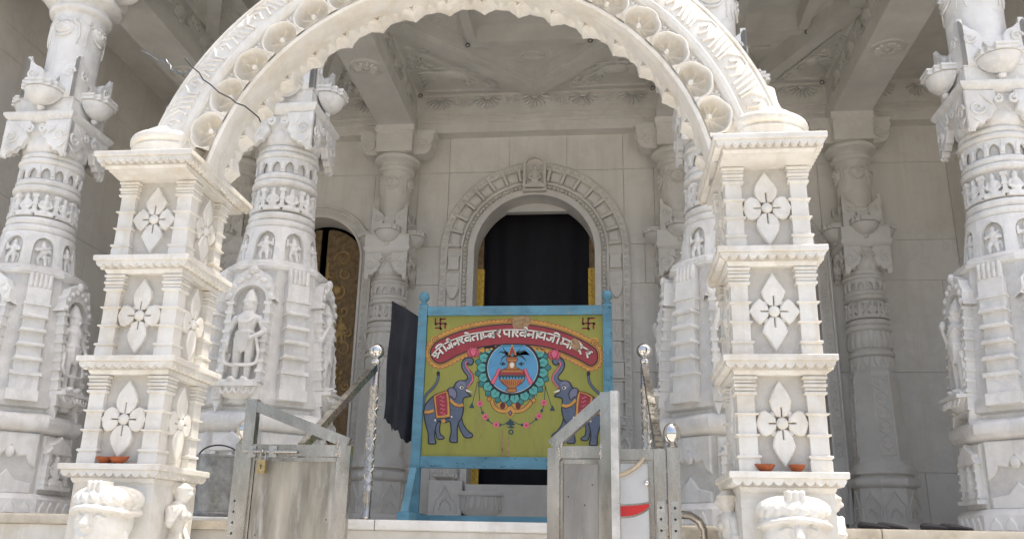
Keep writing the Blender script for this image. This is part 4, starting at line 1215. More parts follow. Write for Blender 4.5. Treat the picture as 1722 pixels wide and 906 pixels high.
# shells: one carved cell of the band, swung round the arch
def shell_cell():
    NT, NR = 56, 40
    R0, R1 = 1.3435, 1.4945
    half = STEP / 2
    def depth(th, R):
        r = R - R0
        best = 0.0; inside = False; umin = 9
        for c in (-1, 0, 1):
            dth = th - c * STEP
            s_ = dth * R
            x, z = s_, r - .026
            rho = math.hypot(x, z); ph = math.atan2(x, z)
            a = abs(ph)
            base = .098 if a < 1.3 else .098 - .070 * min(1, (a - 1.3) / 1.5) ** 1.2
            sc = 1 + .055 * abs(math.cos(3.5 * ph)) if a < 1.9 else 1
            u = rho / (base * sc)
            umin = min(umin, u)
            if u < 1:
                rg = sum(math.exp(-((ph - q) / .17) ** 2) for q in (-1.35, -.68, 0, .68, 1.35)) * min(1, rho / .03)
                w = min(1.0, rho / (base * .80))
                d = .012 + .066 * math.sin(pi / 2 * w) ** 1.1
                if a > 1.6: d *= max(.25, 1 - (a - 1.6) * .6)
                d *= 1 - .55 * rg * (1 - .35 * w)
                if u > .90: d *= math.sqrt(max(0, (1 - u) / .10))
                return max(0, d), True, u
            if u < 1.20 and a < 2.3:
                best = min(best, -.020 * math.sin(pi * (u - 1) / .20) ** .8)
        if umin > 1.20 and .070 < r < .145:
            e = min(1, (umin - 1.20) / .05, (r - .070) / .012, (.145 - r) / .010)
            return .026 * e, False, umin
        return best, False, umin
    g = MB(); v = []; ins = []
    for i in range(NT + 1):
        th = -half + STEP * i / NT
        for j in range(NR + 1):
            R = R0 + (R1 - R0) * j / NR
            d, q, u = depth(th, R)
            if j in (0, NR): d = 0
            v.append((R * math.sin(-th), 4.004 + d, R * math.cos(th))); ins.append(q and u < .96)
    W = NR + 1
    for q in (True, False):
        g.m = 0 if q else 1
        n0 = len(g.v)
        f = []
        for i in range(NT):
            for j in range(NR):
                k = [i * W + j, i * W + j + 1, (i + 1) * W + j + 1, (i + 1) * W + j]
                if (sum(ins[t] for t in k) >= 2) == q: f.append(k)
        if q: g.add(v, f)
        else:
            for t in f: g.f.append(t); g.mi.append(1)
    g.m = 1
    return g
SH = shell_cell().mesh("shell_carving", ["shell_shade_marble", "cream_marble"], 70)
_g = MB(); _g.ell((0, 4.000, 1.372), (.0145, .018, .0145), 12, 8); SHB = _g.mesh("shell_boss", "cream_marble")
st_ = MB()
for k in range(4):
    st_.M = Matrix.Rotation(k * pi / 2 + pi / 4, 4, 'Y'); st_.prism([(-.006, .006), (-.018, .024), (-.010, .034), (0, .030), (.010, .034), (.018, .024), (.006, .006)], -.022, .004, .005)
st_.M = Matrix(); st_.ell((0, -.014, 0), (.010, .012, .010), 8, 5)
STAR = st_.mesh("star_flower", "cream_marble")
il = MB(); il.tube([(-.034, 0, -.006), (-.016, -.008, .012), (0, -.010, .034), (.016, -.008, .012), (.034, 0, -.006)], [.004, .009, .008, .009, .004], 6); il.ell((0, -.006, .008), (.012, .012, .014), 8, 5)
INL = il.mesh("inner_leaf", "cream_marble")
# outer band: nested hexagons and slanting bars, laid on the curved band
def band_y(R):
    P = [(1.540, 4.016), (1.575, 4.020), (1.63, 4.034), (1.68, 4.058), (1.715, 4.086)]
    for (a, ya), (b, yb) in zip(P, P[1:]):
        if R <= b: return ya + (yb - ya) * (R - a) / (b - a)
    return P[-1][1]
def band_tube(g, pts, th, r, closed=False):
    g.tube([pol(R, th + dt, band_y(R) - r * .35) for R, dt in pts], r, 6, closed)
for k in range(-8, 9):
    th = pi / 2 + k * STEP
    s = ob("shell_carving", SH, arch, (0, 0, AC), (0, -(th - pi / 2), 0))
    b = ob("shell_boss", SHB, s)
    th2 = th + STEP / 2
    if k < 8:
        polar_ob("star_flower", STAR, 1.455, th2, 4.031, arch, 0, .80)
        polar_ob("inner_leaf", INL, 1.352, th2, 4.004, arch, 0, .8)
    g = MB()
    w = STEP * .23
    hexo = [(1.56, -w), (1.625, -w * 1.25), (1.695, -w * .4), (1.695, w * .5), (1.625, w * 1.2), (1.56, w * .9)]
    band_tube(g, hexo, th, .0085)
    band_tube(g, [(1.57, -w * .15), (1.625, -w * .35), (1.655, .1 * w), (1.61, w * .35)], th, .008)
    part("key_hexagon", g, "cream_marble", arch)
    for q in range(3):
        g = MB(); dt = STEP * (.36 + .135 * q)
        band_tube(g, [(1.56, dt - .012), (1.62, dt + .0), (1.695, dt + .016)], th, .0085)
        part("slanting_bar", g, "cream_marble", arch)
# ================================================================== DOORWAYS
def door_arch_profile(t, R0, zc, prof, m, name, zb):
    """moulding swept round an arch and down both jambs; prof = [(R, y)]"""
    g = MB(); rings = []
    path = [("j", 1, zb)] + [("a", rad(180 * i / 40), 0) for i in range(41)] + [("j", -1, zb)]
    for kind, v, z in path:
        if kind == "j": rings.append([(v * R, y, z) for R, y in prof])
        else: rings.append([(R * math.cos(v), y, zc + R * math.sin(v)) for R, y in prof])
    g.loft(rings)
    return part(name, g, m, t, angle=30)
def along(R, zc, zb, step):
    """points along jamb, arch, jamb"""
    out = []; L = zc - zb
    n = int(L / step)
    for i in range(n): out.append((R, zb + (i + .5) * L / n, 0.0))
    m = int(pi * R / step)
    for i in range(m):
        a = pi * (i + .5) / m; out.append((R * math.cos(a), zc + R * math.sin(a), a))
    for i in range(n): out.append((-R, zb + (i + .5) * L / n, pi))
    return out
ds = thing("door_surround", "carved arched surround of the central doorway with a seated figure at its crown", "doorway", (0, YB, 0))
PM = "pale_marble"
door_arch_profile(ds, .67, 2.97, [(.67, .30), (.668, -.02), (.672, -.05), (.74, -.055), (.745, -.04)] + [(.748, -.02), (.80, -.02), (.805, -.05), (.825, -.055), (.83, -.03), (.97, -.03), (.975, -.06), (1.045, -.065), (1.06, -.05), (1.062, .022), (1.0, .022), (.9, .024), (.8, .03), (.7, .30)], PM, "arch_moulding", .12)
g = MB()
for x, z, a in along(.774, 2.97, .5, .048): g.ell((x, -.034, z), (.022, .030, .022), 8, 5)
stuff(part("bead_row", g, PM, ds))
g = MB()
for x, z, a in along(1.01, 2.97, .5, .085):
    g.M = Matrix.Translation((x, -.06, z)) @ Matrix.Rotation(-a, 4, 'Y')
    g.tube([(-.024, 0, -.030), (.022, -.008, -.012), (.022, -.008, .012), (-.024, 0, .030)], .009, 6); g.ell((-.006, -.006, 0), (.012, .01, .012), 6, 4)
g.M = Matrix(); stuff(part("leaf_row", g, PM, ds))
vs = MB()
for i in range(1): vs.prism([(-.050, -.058), (.050, -.070), (.050, .070), (-.050, .058)], -.072, -.02, .014)
VOUS = vs.mesh("voussoir", PM)
sp = MB(); sp.box(-.068, .066, -.100, -.02, -.014, .014); SPC = sp.mesh("radial_bar", PM)
for k in range(16):
    a = rad(10 + 10.7 * k) - 0
    if abs(a - pi / 2) > rad(11): ob("voussoir", VOUS, ds, (.895 * math.cos(a), 0, 2.97 + .895 * math.sin(a)), (0, -a, 0))
for k in range(17):
    a = rad(4.6 + 10.7 * k)
    if abs(a - pi / 2) > rad(9): ob("radial_bar", SPC, ds, (.897 * math.cos(a), 0, 2.97 + .897 * math.sin(a)), (0, -a, 0))
for s in (-1, 1):
    x = s * .898
    def jb(name, z0, z1, a, d=-.07):
        g = MB(); g.box(x - a, x + a, d, -.02, z0, z1); part(name, g, PM, ds)
    g = MB(); g.prism([(x - .07, 2.92), (x + .07, 2.92), (x + .058, 2.86), (x + .066, 2.76), (x - .066, 2.76), (x - .058, 2.86)], -.075, -.02, .008); part("jamb_cap", g, PM, ds)
    g = MB(); g.prism([(x - .075, 2.72), (x + .075, 2.72), (x + .075, 2.55), (x + .05, 2.47), (x + .02, 2.42), (x - .02, 2.42), (x - .05, 2.47), (x - .075, 2.55)], -.085, -.02, .010); g.box(x - .04, x + .04, -.10, -.07, 2.56, 2.575); part("jamb_urn", g, PM, ds)
    z = 2.40
    for q in range(3):
        jb("jamb_block", z - .20, z, .045); jb("jamb_fillet", z - .225, z - .20, .075, -.085)
        g = MB(); g.prism([(x, z - .03), (x + .025, z - .10), (x, z - .17), (x - .025, z - .10)], -.085, -.06, .006); part("jamb_drop", g, PM, ds)
        z -= .23
    jb("jamb_block", z - .15, z, .07, -.08); jb("jamb_fillet", z - .17, z - .15, .082, -.095); jb("jamb_fillet", z - .20, z - .18, .082, -.095); z -= .20
    for q in range(2):
        jb("jamb_block", z - .20, z, .05); jb("jamb_fillet", z - .225, z - .20, .08, -.085); z -= .225
    # guardian panel at the foot
    g = MB(); g.box(x - .13, x + .13, -.06, -.01, .50, 1.02); part("guardian_panel", g, PM, ds)
    hal = MB()
    for i in range(13):
        a = rad(180 * i / 12); hal.ell((x + .125 * math.cos(a), -.065, 1.02 + .13 * math.sin(a)), (.022, .02, .022), 8, 5)
    hal.prism([(x + .12, 1.0)] + arcp((x, 1.02), .12, 0, 180, 12) + [(x - .12, 1.0)], -.06, -.02, .01); part("halo_relief", hal, PM, ds)
GUARD = STATUE[1].copy(); GUARD.materials[0] = MATS[PM]
for s in (-1, 1): ob("guardian_figure", GUARD, ds, (s * .898, -.07, .53), (0, 0, 0), (.55, .5, .56))
# keystone niche
g = MB(); P = [(-.13, 3.66), (.13, 3.66), (.13, 4.02), (.09, 4.08), (0, 4.11), (-.09, 4.08), (-.13, 4.02)]
q = inset(P, .028); n = len(P); v = [(x, -.115, z) for x, z in P] + [(x, -.115, z) for x, z in q] + [(x, -.05, z) for x, z in q] + [(x, 0, z) for x, z in P]
f = []
for i in range(n):
    j = (i + 1) % n; f += [(i, j, n + j, n + i), (n + i, n + j, 2 * n + j, 2 * n + i), (i, 3 * n + i, 3 * n + j, j)]
f.append(tuple(range(2 * n, 3 * n))); g.add(v, f); part("keystone_niche", g, PM, ds)
ob("jina_figure", JINA, ds, (0, -.085, 3.735), (0, 0, 0), (.22, .22, .265))
g = MB(); g.box(-.12, .12, -.14, -.05, 3.70, 3.735); part("niche_ledge", g, PM, ds)
# lintel behind the arch crown
g = MB(); g.prism(arcp((0, 2.97), .664, 57.5, 122.5, 14), .20, .29); part("crown_lintel", g, "grey_marble", ds)
# gilded jamb strips
gf = thing("gilded_door_frame", "narrow bright gold embossed strips lining the sides of the central doorway", "door frame", (0, YB + .29, 0))
for s in (-1, 1):
    g = MB(); g.box(s * .632 - .040, s * .632 + .040, -.03, .03, .45, 2.86); part("gilded_jamb", g, "bright_gold", gf)
    g = MB()
    for i in range(40):
        z = .52 + i * .058; xx = s * .637
        g.tube([(xx, -.032, z), (xx + .018, -.036, z + .015), (xx, -.036, z + .029), (xx - .018, -.036, z + .044), (xx, -.032, z + .058)], .006, 5)
    stuff(part("gilded_scroll", g, "bright_gold", gf))
    g = MB(); g.box(s * .637 - .032, s * .637 + .032, -.028, .03, 2.863, 3.30); part("jamb_head", g, "bronze_dark", gf)
# sill with lotus bowl, and blocks either side
ts = thing("door_threshold", "grey marble threshold with a carved half lotus in front of the central doorway", "threshold", (0, YB - .14, 0))
g = MB(); g.box(-.66, .66, -.02, .46, .0, .44); part("sill_stone", g, PM, ts)
g = MB(); g.box(-1.05, 1.05, -.12, -.022, .0, .085); g.box(-1.05, 1.05, -.09, -.022, .087, .12); part("base_moulding", g, PM, ts)
half = [(math.cos(rad(180 + 180 * i / 20)), math.sin(rad(180 + 180 * i / 20))) for i in range(21)] + [(1, .1), (-1, .1)]
g = MB(); g.loft([[(x * a, y * a * .55, z) for x, y in half] for a, z in ((.14, .125), (.19, .16), (.215, .24), (.215, .31), (.20, .33))]); 
lb = part("lotus_bowl", g, PM, ts, (-.50, -.02, 0))
g = MB(); g.loft([[(x * a, y * a * .55, z) for x, y in half] for a, z in ((.235, .325), (.24, .345), (.22, .37))]); part("bowl_lip", g, PM, lb)
g = MB()
for i in range(9):
    a = rad(195 + 150 * i / 8); g.M = Matrix.Translation((.20 * math.cos(a), .11 * math.sin(a), .24)) @ Matrix.Rotation(a + pi / 2, 4, 'Z'); g.prism([(-.03, .08), (.03, .08), (.02, -.02), (0, -.06), (-.02, -.02)], -.02, .01, .008)
part("bowl_petals", g, PM, lb)
for s in (-1, 1):
    g = MB(); g.box(s * .86 - .17, s * .86 + .17, -.055, .11, .13, .47); part("jamb_plinth", g, PM, ts)
    g = MB(); xx = s * .86
    g.tube([(xx - .12, -.058, .15), (xx - .10, -.06, .26), (xx - .05, -.06, .33), (xx, -.06, .42), (xx + .05, -.06, .33), (xx + .10, -.06, .26), (xx + .12, -.058, .15)], .011, 6)
    for i in range(7):
        a = rad(15 + 25 * i); g.ell((xx + .06 * math.cos(a), -.06, .17 + .12 * math.sin(a)), (.012, .01, .02), 6, 5)
    part("ogee_carving", g, PM, ts)

# side doorways with embossed leaves
def side_door(sg, lab, dlab, vis):
    x = sg * SIDE[0]
    t = thing("side_door_surround", lab, "doorway", (x, YB, 0), group="side doorways of the porch")
    door_arch_profile(t, .52, 2.90, [(.52, .30), (.518, -.02), (.522, -.04), (.548, -.045), (.552, -.02), (.64, -.02), (.645, -.05), (.665, -.055), (.672, -.04), (.674, .022), (.6, .024), (.55, .30)], PM, "arch_moulding", .12)
    g = MB()
    for xx, z, a in along(.598, 2.90, .75, .085):
        g.M = Matrix.Translation((xx, -.022, z)) @ Matrix.Rotation(-a, 4, 'Y')
        g.tube([(.028 * math.cos(2 * pi * i / 8), 0, .034 * math.sin(2 * pi * i / 8)) for i in range(8)], .008, 5, closed=True); g.ell((0, -.004, 0), (.012, .01, .012), 6, 4)
    g.M = Matrix(); stuff(part("circle_row", g, PM, t))
    for s in (-1, 1):
        g = MB(); g.box(s * .60 - .07, s * .60 + .07, -.045, .02, .12, .74); part("jamb_plinth", g, PM, t)
        g = MB(); g.prism([(s * .60, .66), (s * .60 + .04, .43), (s * .60, .20), (s * .60 - .04, .43)], -.06, -.04, .008); part("jamb_lozenge", g, PM, t)
    # two leaves
    for s in (-1, 1):
        d = thing("embossed_door", dlab[0 if s < 0 else 1], "door", (x + s * .50, YB + .22, 0), rad(-s * 5), group="embossed metal doors of the side doorways")
        w = .462
        pts = [(-s * x_, z_) for x_, z_ in [(0, .16), (w, .16), (w, 3.36)] + [(.5 - .505 * math.cos(rad(90 - a_)), 2.90 + .47 * math.sin(rad(90 - a_))) for a_ in range(10, 91, 10)]]
        g = MB(); g.prism(pts, -.025, .025, .004); part("door_leaf", g, "bronze_dark", d)
        for (cx, cz, r0, tn, a0) in ((.24, 2.98, .12, 1.2, 0), (.20, 2.80, .08, -1.1, 1), (.28, 2.58, .10, 1.3, 2), (.20, 2.36, .09, -1.2, .5), (.29, 2.15, .08, 1.1, 3), (.17, 1.92, .10, 1.2, 1), (.30, 1.75, .07, -1.2, 2), (.22, 1.30, .09, 1.4, 0), (.28, 1.12, .07, -1.1, 2), (.19, .90, .09, 1.2, 1), (.27, .68, .09, -1.3, 3), (.20, .44, .09, 1.2, 2), (.30, .30, .06, 1.2, 1), (.37, 1.5, .05, 1, 0), (.10, 1.5, .05, -1, 0), (.12, 2.1, .05, 1, 2), (.36, 2.38, .05, 1, 0), (.37, 2.8, .05, -1.1, 1), (.11, .66, .05, 1.1, 2), (.37, .95, .05, 1.2, 0)):
            g = MB(); g.tube([(-s * xx, -.028, zz) for xx, zz in spiral((cx, cz), r0 * .95, .012, a0, tn, 16)], [.016 - .0006 * i for i in range(17)], 6)
            part("scroll_relief", g, "gold_relief", d)
        g = MB()
        for k in range(7):
            a = 2 * pi * k / 7; g.ell((-s * (.24 + .075 * math.cos(a)), -.03, 1.62 + .075 * math.sin(a)), (.03, .018, .03), 8, 5)
        g.ell((-s * .24, -.034, 1.62), (.035, .022, .035), 8, 5); g.ell((-s * .30, -.03, 2.62), (.06, .025, .06), 10, 6)
        part("flower_relief", g, "gold_relief", d)
        fm = DANCER[0].copy(); fm.materials[0] = MATS["gold_relief"]
        ob("dancer_relief", fm, d, (-s * .22, -.03, 1.98), (0, 0, 0), (.30, .12, .34))
        g = MB()
        for xx in (.03, .43): g.box(min(-s * (xx - .012), -s * (xx + .012)), max(-s * (xx - .012), -s * (xx + .012)), -.04, -.02, .18, 2.95)
        part("leaf_border", g, "gold_relief", d)
side_door(-1, "arched marble surround of the doorway left of the blue sign, holding gold embossed doors", ("dark embossed door leaf farthest left, mostly behind the white column", "embossed bronze and gold door leaf beside the left stair handrail"), True)
side_door(1, "arched marble surround of the doorway hidden behind the right gate pier", ("embossed door leaf behind the right gate pier, nearer the central doorway", "embossed door leaf behind the right gate pier, nearer the lattice column"), False)
# ================================================================== SIGN BOARD
SX, SY = .172, 5.58
sign = thing("painted_signboard", "blue framed green wooden signboard painted with two elephants, a pot and Hindi lettering", "signboard", (SX, SY, 0))
for s in (-1, 1):
    g = MB(); g.box(-.031, .031, -.03, .03, .0, 1.40, .002, .002)
    p = part("post", g, "blue_paint", sign, (s * .615, 0, 0))
    g = MB(); g.prof(C24, [(.024, 1.40), (.030, 1.41), (.018, 1.42), (.018, 1.43), (.033, 1.445), (.036, 1.465), (.030, 1.485), (.012, 1.498)]); part("finial", g, "blue_paint", p)
    g = MB(); g.box(-.036, .036, -.30, .26, .004, .055, .0, .012); part("foot_beam", g, "blue_paint", p)
    g = MB()
    g.loft([[(-.022, -.26, .057), (.022, -.26, .057), (.022, -.21, .057), (-.022, -.21, .057)], [(-.022, -.075, .33), (.022, -.075, .33), (.022, -.0305, .33), (-.022, -.0305, .33)]])
    part("brace", g, "blue_paint", p)
    if s > 0:
        g = MB(); g.box(-.012, .012, -.042, -.0305, .90, 1.10, .004, 0); part("latch_batten", g, "blue_paint", p)
g = MB(); g.box(-.583, .583, -.026, .026, 1.328, 1.390); part("top_rail", g, "blue_paint", sign)
g = MB(); g.box(-.583, .583, -.026, .026, .334, .405); part("bottom_rail", g, "blue_paint", sign)
g = MB(); g.box(-.583, .583, -.022, .022, .006, .045); part("base_rail", g, "blue_paint", sign)
g = MB(); g.box(-.583, .583, -.008, .010, .4055, 1.3275); part("panel_board", g, "green_panel", sign)
for nm, x, z0, z1 in (("split_board", -.06, .41, .58), ("split_board", -.022, .41, .53)):
    g = MB(); g.box(x - .006, x + .006, -.012, -.0085, z0, z1, .003, 0); part(nm, g, "chipped_wood", sign)

def chips(name, x0, x1, z0, z1, y, n, horiz):
    g = MB()
    for _ in range(n):
        cx, cz = random.uniform(x0, x1), random.choice((z0 + .004, z1 - .004, random.uniform(z0, z1)))
        a = random.uniform(.004, .016); b = random.uniform(.0015, .004); th = random.uniform(-.5, .5) + (0 if horiz else pi / 2)
        g.add([(cx + r * (a * math.cos(t) * math.cos(th) - b * math.sin(t) * math.sin(th)), y, max(z0, min(z1, cz + r * (a * math.cos(t) * math.sin(th) + b * math.sin(t) * math.cos(th))))) for t, r in [(2 * pi * k / 7, random.uniform(.6, 1.2)) for k in range(7)]], [tuple(range(7))])
    return stuff(part(name, g, "chipped_wood" if _ % 2 else "paint_leaf", sign))
chips("paint_chips", -.57, .57, 1.334, 1.386, -.0265, 26, True)
chips("paint_chips", -.57, .57, .340, .400, -.0265, 27, True)
chips("paint_chips", -.640, -.592, .30, 1.38, -.0312, 16, False)
chips("paint_chips", .592, .640, .30, 1.38, -.0312, 17, False)
# ---- painting: flat print, laid in thin coats on the board
def P(px, py):
    v = (772.0 - py) / 238.0
    xl = 722.5 - 10.6 * (1 - v); xr = 1012.3 + 6.5 * (1 - v)
    u = (px - xl) / (xr - xl)
    return (-.583 + 1.166 * u, .4055 + .922 * v)
def PA(X, Y): return P(710 + X / 4.77, 580 + Y / 4.77)          # traced patches, left elephant
def P5(X, Y): return P(690 + X / 2.8306, 480 + Y / 2.8306)
def PP(X, Y): return P(790 + X / 5.033, 560 + Y / 5.033)
class Paint:
    def __init__(s): s.g = MB(); s.mats = []
    def use(s, m):
        if m not in s.mats: s.mats.append(m)
        s.g.m = s.mats.index(m); return s
    def poly(s, pts, lay):
        y = -.0085 - .0004 * lay
        s.g.add([(x, y, z) for x, z in pts], [tuple(range(len(pts)))]); return s
    def line(s, pts, w, lay, closed=False):
        y = -.0085 - .0004 * lay
        n = len(pts); L = []; R = []
        ws = w if isinstance(w, list) else [w] * n
        for i in range(n):
            a = Vector(pts[i - 1] if (i > 0 or closed) else pts[0]); b = Vector(pts[(i + 1) % n] if (i < n - 1 or closed) else pts[-1])
            d = b - a
            if d.length < 1e-9: d = Vector((1, 0))
            d.normalize(); q = Vector((-d.y, d.x)) * ws[i] / 2; c = Vector(pts[i])
            L.append(c + q); R.append(c - q)
        v = [(a.x, y, a.y) for a in L] + [(a.x, y, a.y) for a in R]
        f = [(i, (i + 1) % n, n + (i + 1) % n, n + i) for i in range(n if closed else n - 1)]
        s.g.add(v, f); return s
    def dot(s, c, rx, rz, lay, n=14): return s.poly([(c[0] + rx * math.cos(2 * pi * i / n), c[1] + rz * math.sin(2 * pi * i / n)) for i in range(n)], lay)
    def done(s, name, parent=None):
        s.g.fn = None
        me = s.g.mesh(name, s.mats, smooth=False)
        return ob(name, me, parent or sign)
def smooth(pts, sub=4, closed=False):
    n = len(pts); out = []
    for i in range(n if closed else n - 1):
        p0 = Vector(pts[i - 1]) if (i > 0 or closed) else Vector(pts[0]); p1 = Vector(pts[i]); p2 = Vector(pts[(i + 1) % n]); p3 = Vector(pts[(i + 2) % n]) if (i + 2 < n or closed) else Vector(pts[-1])
        for k in range(sub):
            t = k / sub
            q = ((2 * p1) + (p2 - p0) * t + (2 * p0 - 5 * p1 + 4 * p2 - p3) * t * t + (3 * p1 - p0 - 3 * p2 + p3) * t ** 3) * .5
            out.append((q.x, q.y))
    if not closed: out.append(tuple(pts[-1]))
    return out
def elephant(mir):
    T = (lambda X, Y: PA(X, Y)) if not mir else (lambda X, Y: P(2 * 865.8 - (710 + X / 4.77), 580 + Y / 4.77))
    M = lambda L: [T(*q) for q in L]
    p = Paint()
    tail = smooth(M([(60, 500), (36, 520), (30, 475), (55, 425), (105, 375), (138, 325), (148, 262)]))
    p.use("paint_black").line(tail, .019, 1); p.use("paint_slate").line(tail, .012, 2)
    p.use("paint_black").dot(T(146, 258), .012, .016, 3)
    far = [[(118, 640), (165, 640), (160, 690), (165, 740), (195, 765), (190, 780), (145, 780), (130, 740)], [(300, 620), (335, 610), (350, 660), (385, 710), (425, 742), (420, 765), (375, 770), (350, 750), (320, 690)]]
    for q in far:
        q = smooth(M(q), 4, True); p.use("paint_slate").poly(q, 2).use("paint_black").line(q, .007, 3, True)
    body = [(32, 555), (45, 510), (75, 470), (115, 437), (165, 413), (215, 400), (255, 378), (275, 362), (288, 335), (318, 318), (360, 316), (383, 298), (380, 275), (355, 245), (336, 205), (338, 165), (360, 138), (390, 128), (418, 135), (430, 158), (418, 184), (395, 190), (384, 172), (376, 190), (388, 222), (416, 254), (430, 290), (420, 330), (388, 364), (370, 386), (368, 402), (388, 418), (412, 440), (380, 446), (352, 458), (347, 485), (352, 545), (336, 615), (312, 655), (303, 705), (305, 790), (298, 805), (250, 802), (243, 780), (254, 720), (243, 645), (205, 652), (150, 645), (128, 690), (120, 760), (130, 800), (125, 818), (75, 818), (69, 798), (68, 740), (45, 660), (34, 600)]
    q = smooth(M(body), 3, True)
    p.use("paint_slate").poly(q, 4); p.use("paint_black").line(q, .008, 5, True)
    p.use("paint_pink").line(smooth(M([(378, 160), (366, 185), (392, 232), (420, 270), (424, 310), (405, 342), (378, 372)])), .008, 6)
    p.use("paint_slate_light").line(smooth(M([(346, 200), (360, 235), (385, 265), (395, 295)])), .007, 6)
    p.use("paint_slate_light").dot(T(330, 350), .03, .026, 6, 16)
    p.use("paint_white").poly(M([(368, 385), (395, 396), (424, 410), (392, 408), (372, 402)]), 7)
    p.use("paint_crimson").poly(M([(366, 378), (384, 390), (384, 412), (370, 404)]), 6)
    ear = smooth(M([(222, 400), (235, 378), (262, 374), (288, 396), (297, 432), (280, 470), (262, 450), (238, 440)]), 3, True)
    p.use("paint_slate_light").poly(ear, 6).use("paint_black").line(ear, .006, 7, True)
    p.use("paint_white").dot(T(336, 372), .013, .011, 7); p.use("paint_black").dot(T(338, 373), .007, .008, 8).line(smooth(M([(318, 364), (336, 352), (352, 366)])), .005, 8)
    p.use("paint_gold").line(smooth(M([(35, 570), (70, 572), (112, 558)])), .022, 6).line(smooth(M([(240, 470), (275, 505), (320, 520), (350, 510)])), .022, 6)
    p.use("paint_maroon").line(smooth(M([(35, 582), (70, 585), (114, 570)])), .005, 7).line(smooth(M([(240, 485), (275, 518), (320, 532), (350, 522)])), .005, 7)
    p.use("paint_gold").poly(M([(108, 442), (160, 414), (228, 396), (240, 500), (246, 606), (190, 616), (132, 618), (118, 520)]), 7)
    p.use("paint_crimson").poly(M([(124, 446), (165, 424), (212, 410), (222, 500), (224, 588), (185, 596), (142, 600), (132, 520)]), 8)
    p.use("paint_maroon").line(M([(108, 442), (160, 414), (228, 396), (240, 500), (246, 606), (190, 616), (132, 618), (118, 520)]), .005, 9, True)
    for k in range(5):
        cy = 450 + 32 * k
        p.use("paint_pink").line(smooth(M([(158 + 2 * k, cy), (172 + 2 * k, cy - 8), (182 + 2 * k, cy + 8), (196 + 2 * k, cy - 2)])), .005, 9)
    p.use("paint_black").line(M([(118, 632), (180, 640), (258, 605)]), .006, 7); p.use("paint_gold").dot(T(190, 640), .014, .012, 8); p.use("paint_white").dot(T(124, 634), .006, .006, 8).dot(T(256, 606), .006, .006, 8)
    for cx, cy in ((90, 806), (110, 806), (265, 794), (285, 794), (165, 770), (182, 768), (395, 758), (412, 752)): p.use("paint_slate_light").dot(T(cx, cy), .007, .006, 8, 8)
    return p.done("painted_elephant")
elephant(False); elephant(True)
def lotus(cx, cy, mir):
    p = Paint()
    for k, (a, l, w) in enumerate(((-68, 30, 12), (68, 30, 12), (-42, 38, 13), (42, 38, 13), (-18, 42, 13), (18, 42, 13), (0, 40, 15))):
        c, s_ = math.sin(rad(a)), math.cos(rad(a))
        tip = (cx + l * c, cy - l * s_); L = (cx + l * .5 * c - w * s_, cy - l * .5 * s_ - w * c); R = (cx + l * .5 * c + w * s_, cy - l * .5 * s_ + w * c)
        q = smooth([P5(cx, cy + 4), P5(*L), P5(*tip), P5(*R)], 3, True)
        p.use("paint_pink").poly(q, 6 + k * .5).use("paint_crimson").line(q, .0045, 6.2 + k * .5, True)
    p.done("painted_lotus")
lotus(310, 350, False); lotus(692, 362, True)
def swastika(cx, cy, a):
    p = Paint()
    for m, w, lay, o in (("paint_gold", .0135, 5, .0035), ("paint_maroon", .0105, 6, 0)):
        p.use(m)
        def seg(x0, y0, x1, y1):
            A_ = P5(cx + x0, cy + y0); B_ = P5(cx + x1, cy + y1)
            A_ = (A_[0] + o, A_[1] - o); B_ = (B_[0] + o, B_[1] - o)
            d = (Vector(B_) - Vector(A_)).normalized() * w / 2
            p.line([(A_[0] - d.x, A_[1] - d.y), (B_[0] + d.x, B_[1] + d.y)], w, lay); 
        seg(0, -a, 0, a); seg(-a, 0, a, 0); seg(0, -a, a, -a); seg(a, 0, a, a); seg(0, a, -a, a); seg(-a, 0, -a, -a)
    p.done("painted_swastika")
swastika(152, 191, 23); swastika(847, 194, 25)
# red banner with scalloped gold edge
top = [(112, 318), (128, 292), (165, 268), (230, 240), (300, 220), (390, 205), (480, 199), (560, 202), (640, 214), (720, 236), (800, 270), (860, 305), (884, 328)]
bot = [(890, 362), (880, 388), (858, 396), (820, 374), (760, 344), (690, 316), (600, 298), (500, 291), (400, 297), (310, 315), (235, 345), (175, 378), (145, 384), (120, 366), (108, 340)]
ban = smooth(top + bot, 4, True)
bp = Paint()
def grow(pts, d): return [tuple(Vector(q)) for q in inset(pts, -d)]
base = [P5(*q) for q in ban]
outl = grow(base, .030)
bp.use("paint_gold").poly(outl, 1)
per = 0
for i in range(len(outl)):
    a = Vector(outl[i]); b = Vector(outl[(i + 1) % len(outl)])
    per += (b - a).length
step = per / 92; acc = 0; cnt = 0
for i in range(len(outl)):
    a = Vector(outl[i]); b = Vector(outl[(i + 1) % len(outl)]); L = (b - a).length; t = step - acc
    while t <= L and L > 0:
        c = a + (b - a) * (t / L)
        bp.use("paint_crimson").dot(tuple(c), .0155, .0145, .5, 10); bp.use("paint_gold").dot(tuple(c), .0125, .0115, 1.2 + .01 * (cnt % 3), 10); cnt += 1; t += step
    acc = (acc + L) % step
bp.use("paint_maroon").line(grow(base, .016), .003, 2.2, True)
bp.use("paint_black").poly(grow(base, .009), 2.5)
bp.use("paint_crimson").poly(base, 3)
for cx, cy, sg in ((128, 274, 1), (876, 284, -1)):
    bp.use("paint_gold").dot(P5(cx, cy), .030, .030, 1.6); bp.use("paint_maroon").line([(x, z) for x, z in spiral(P5(cx, cy), .026, .004, 0, sg * 1.6, 22)], .004, 2.1)
bp.use("chipped_wood").poly([P5(*q) for q in ((498, 150), (520, 158), (560, 150), (585, 172), (576, 196), (552, 218), (524, 214), (500, 218), (492, 190))], 3.6)
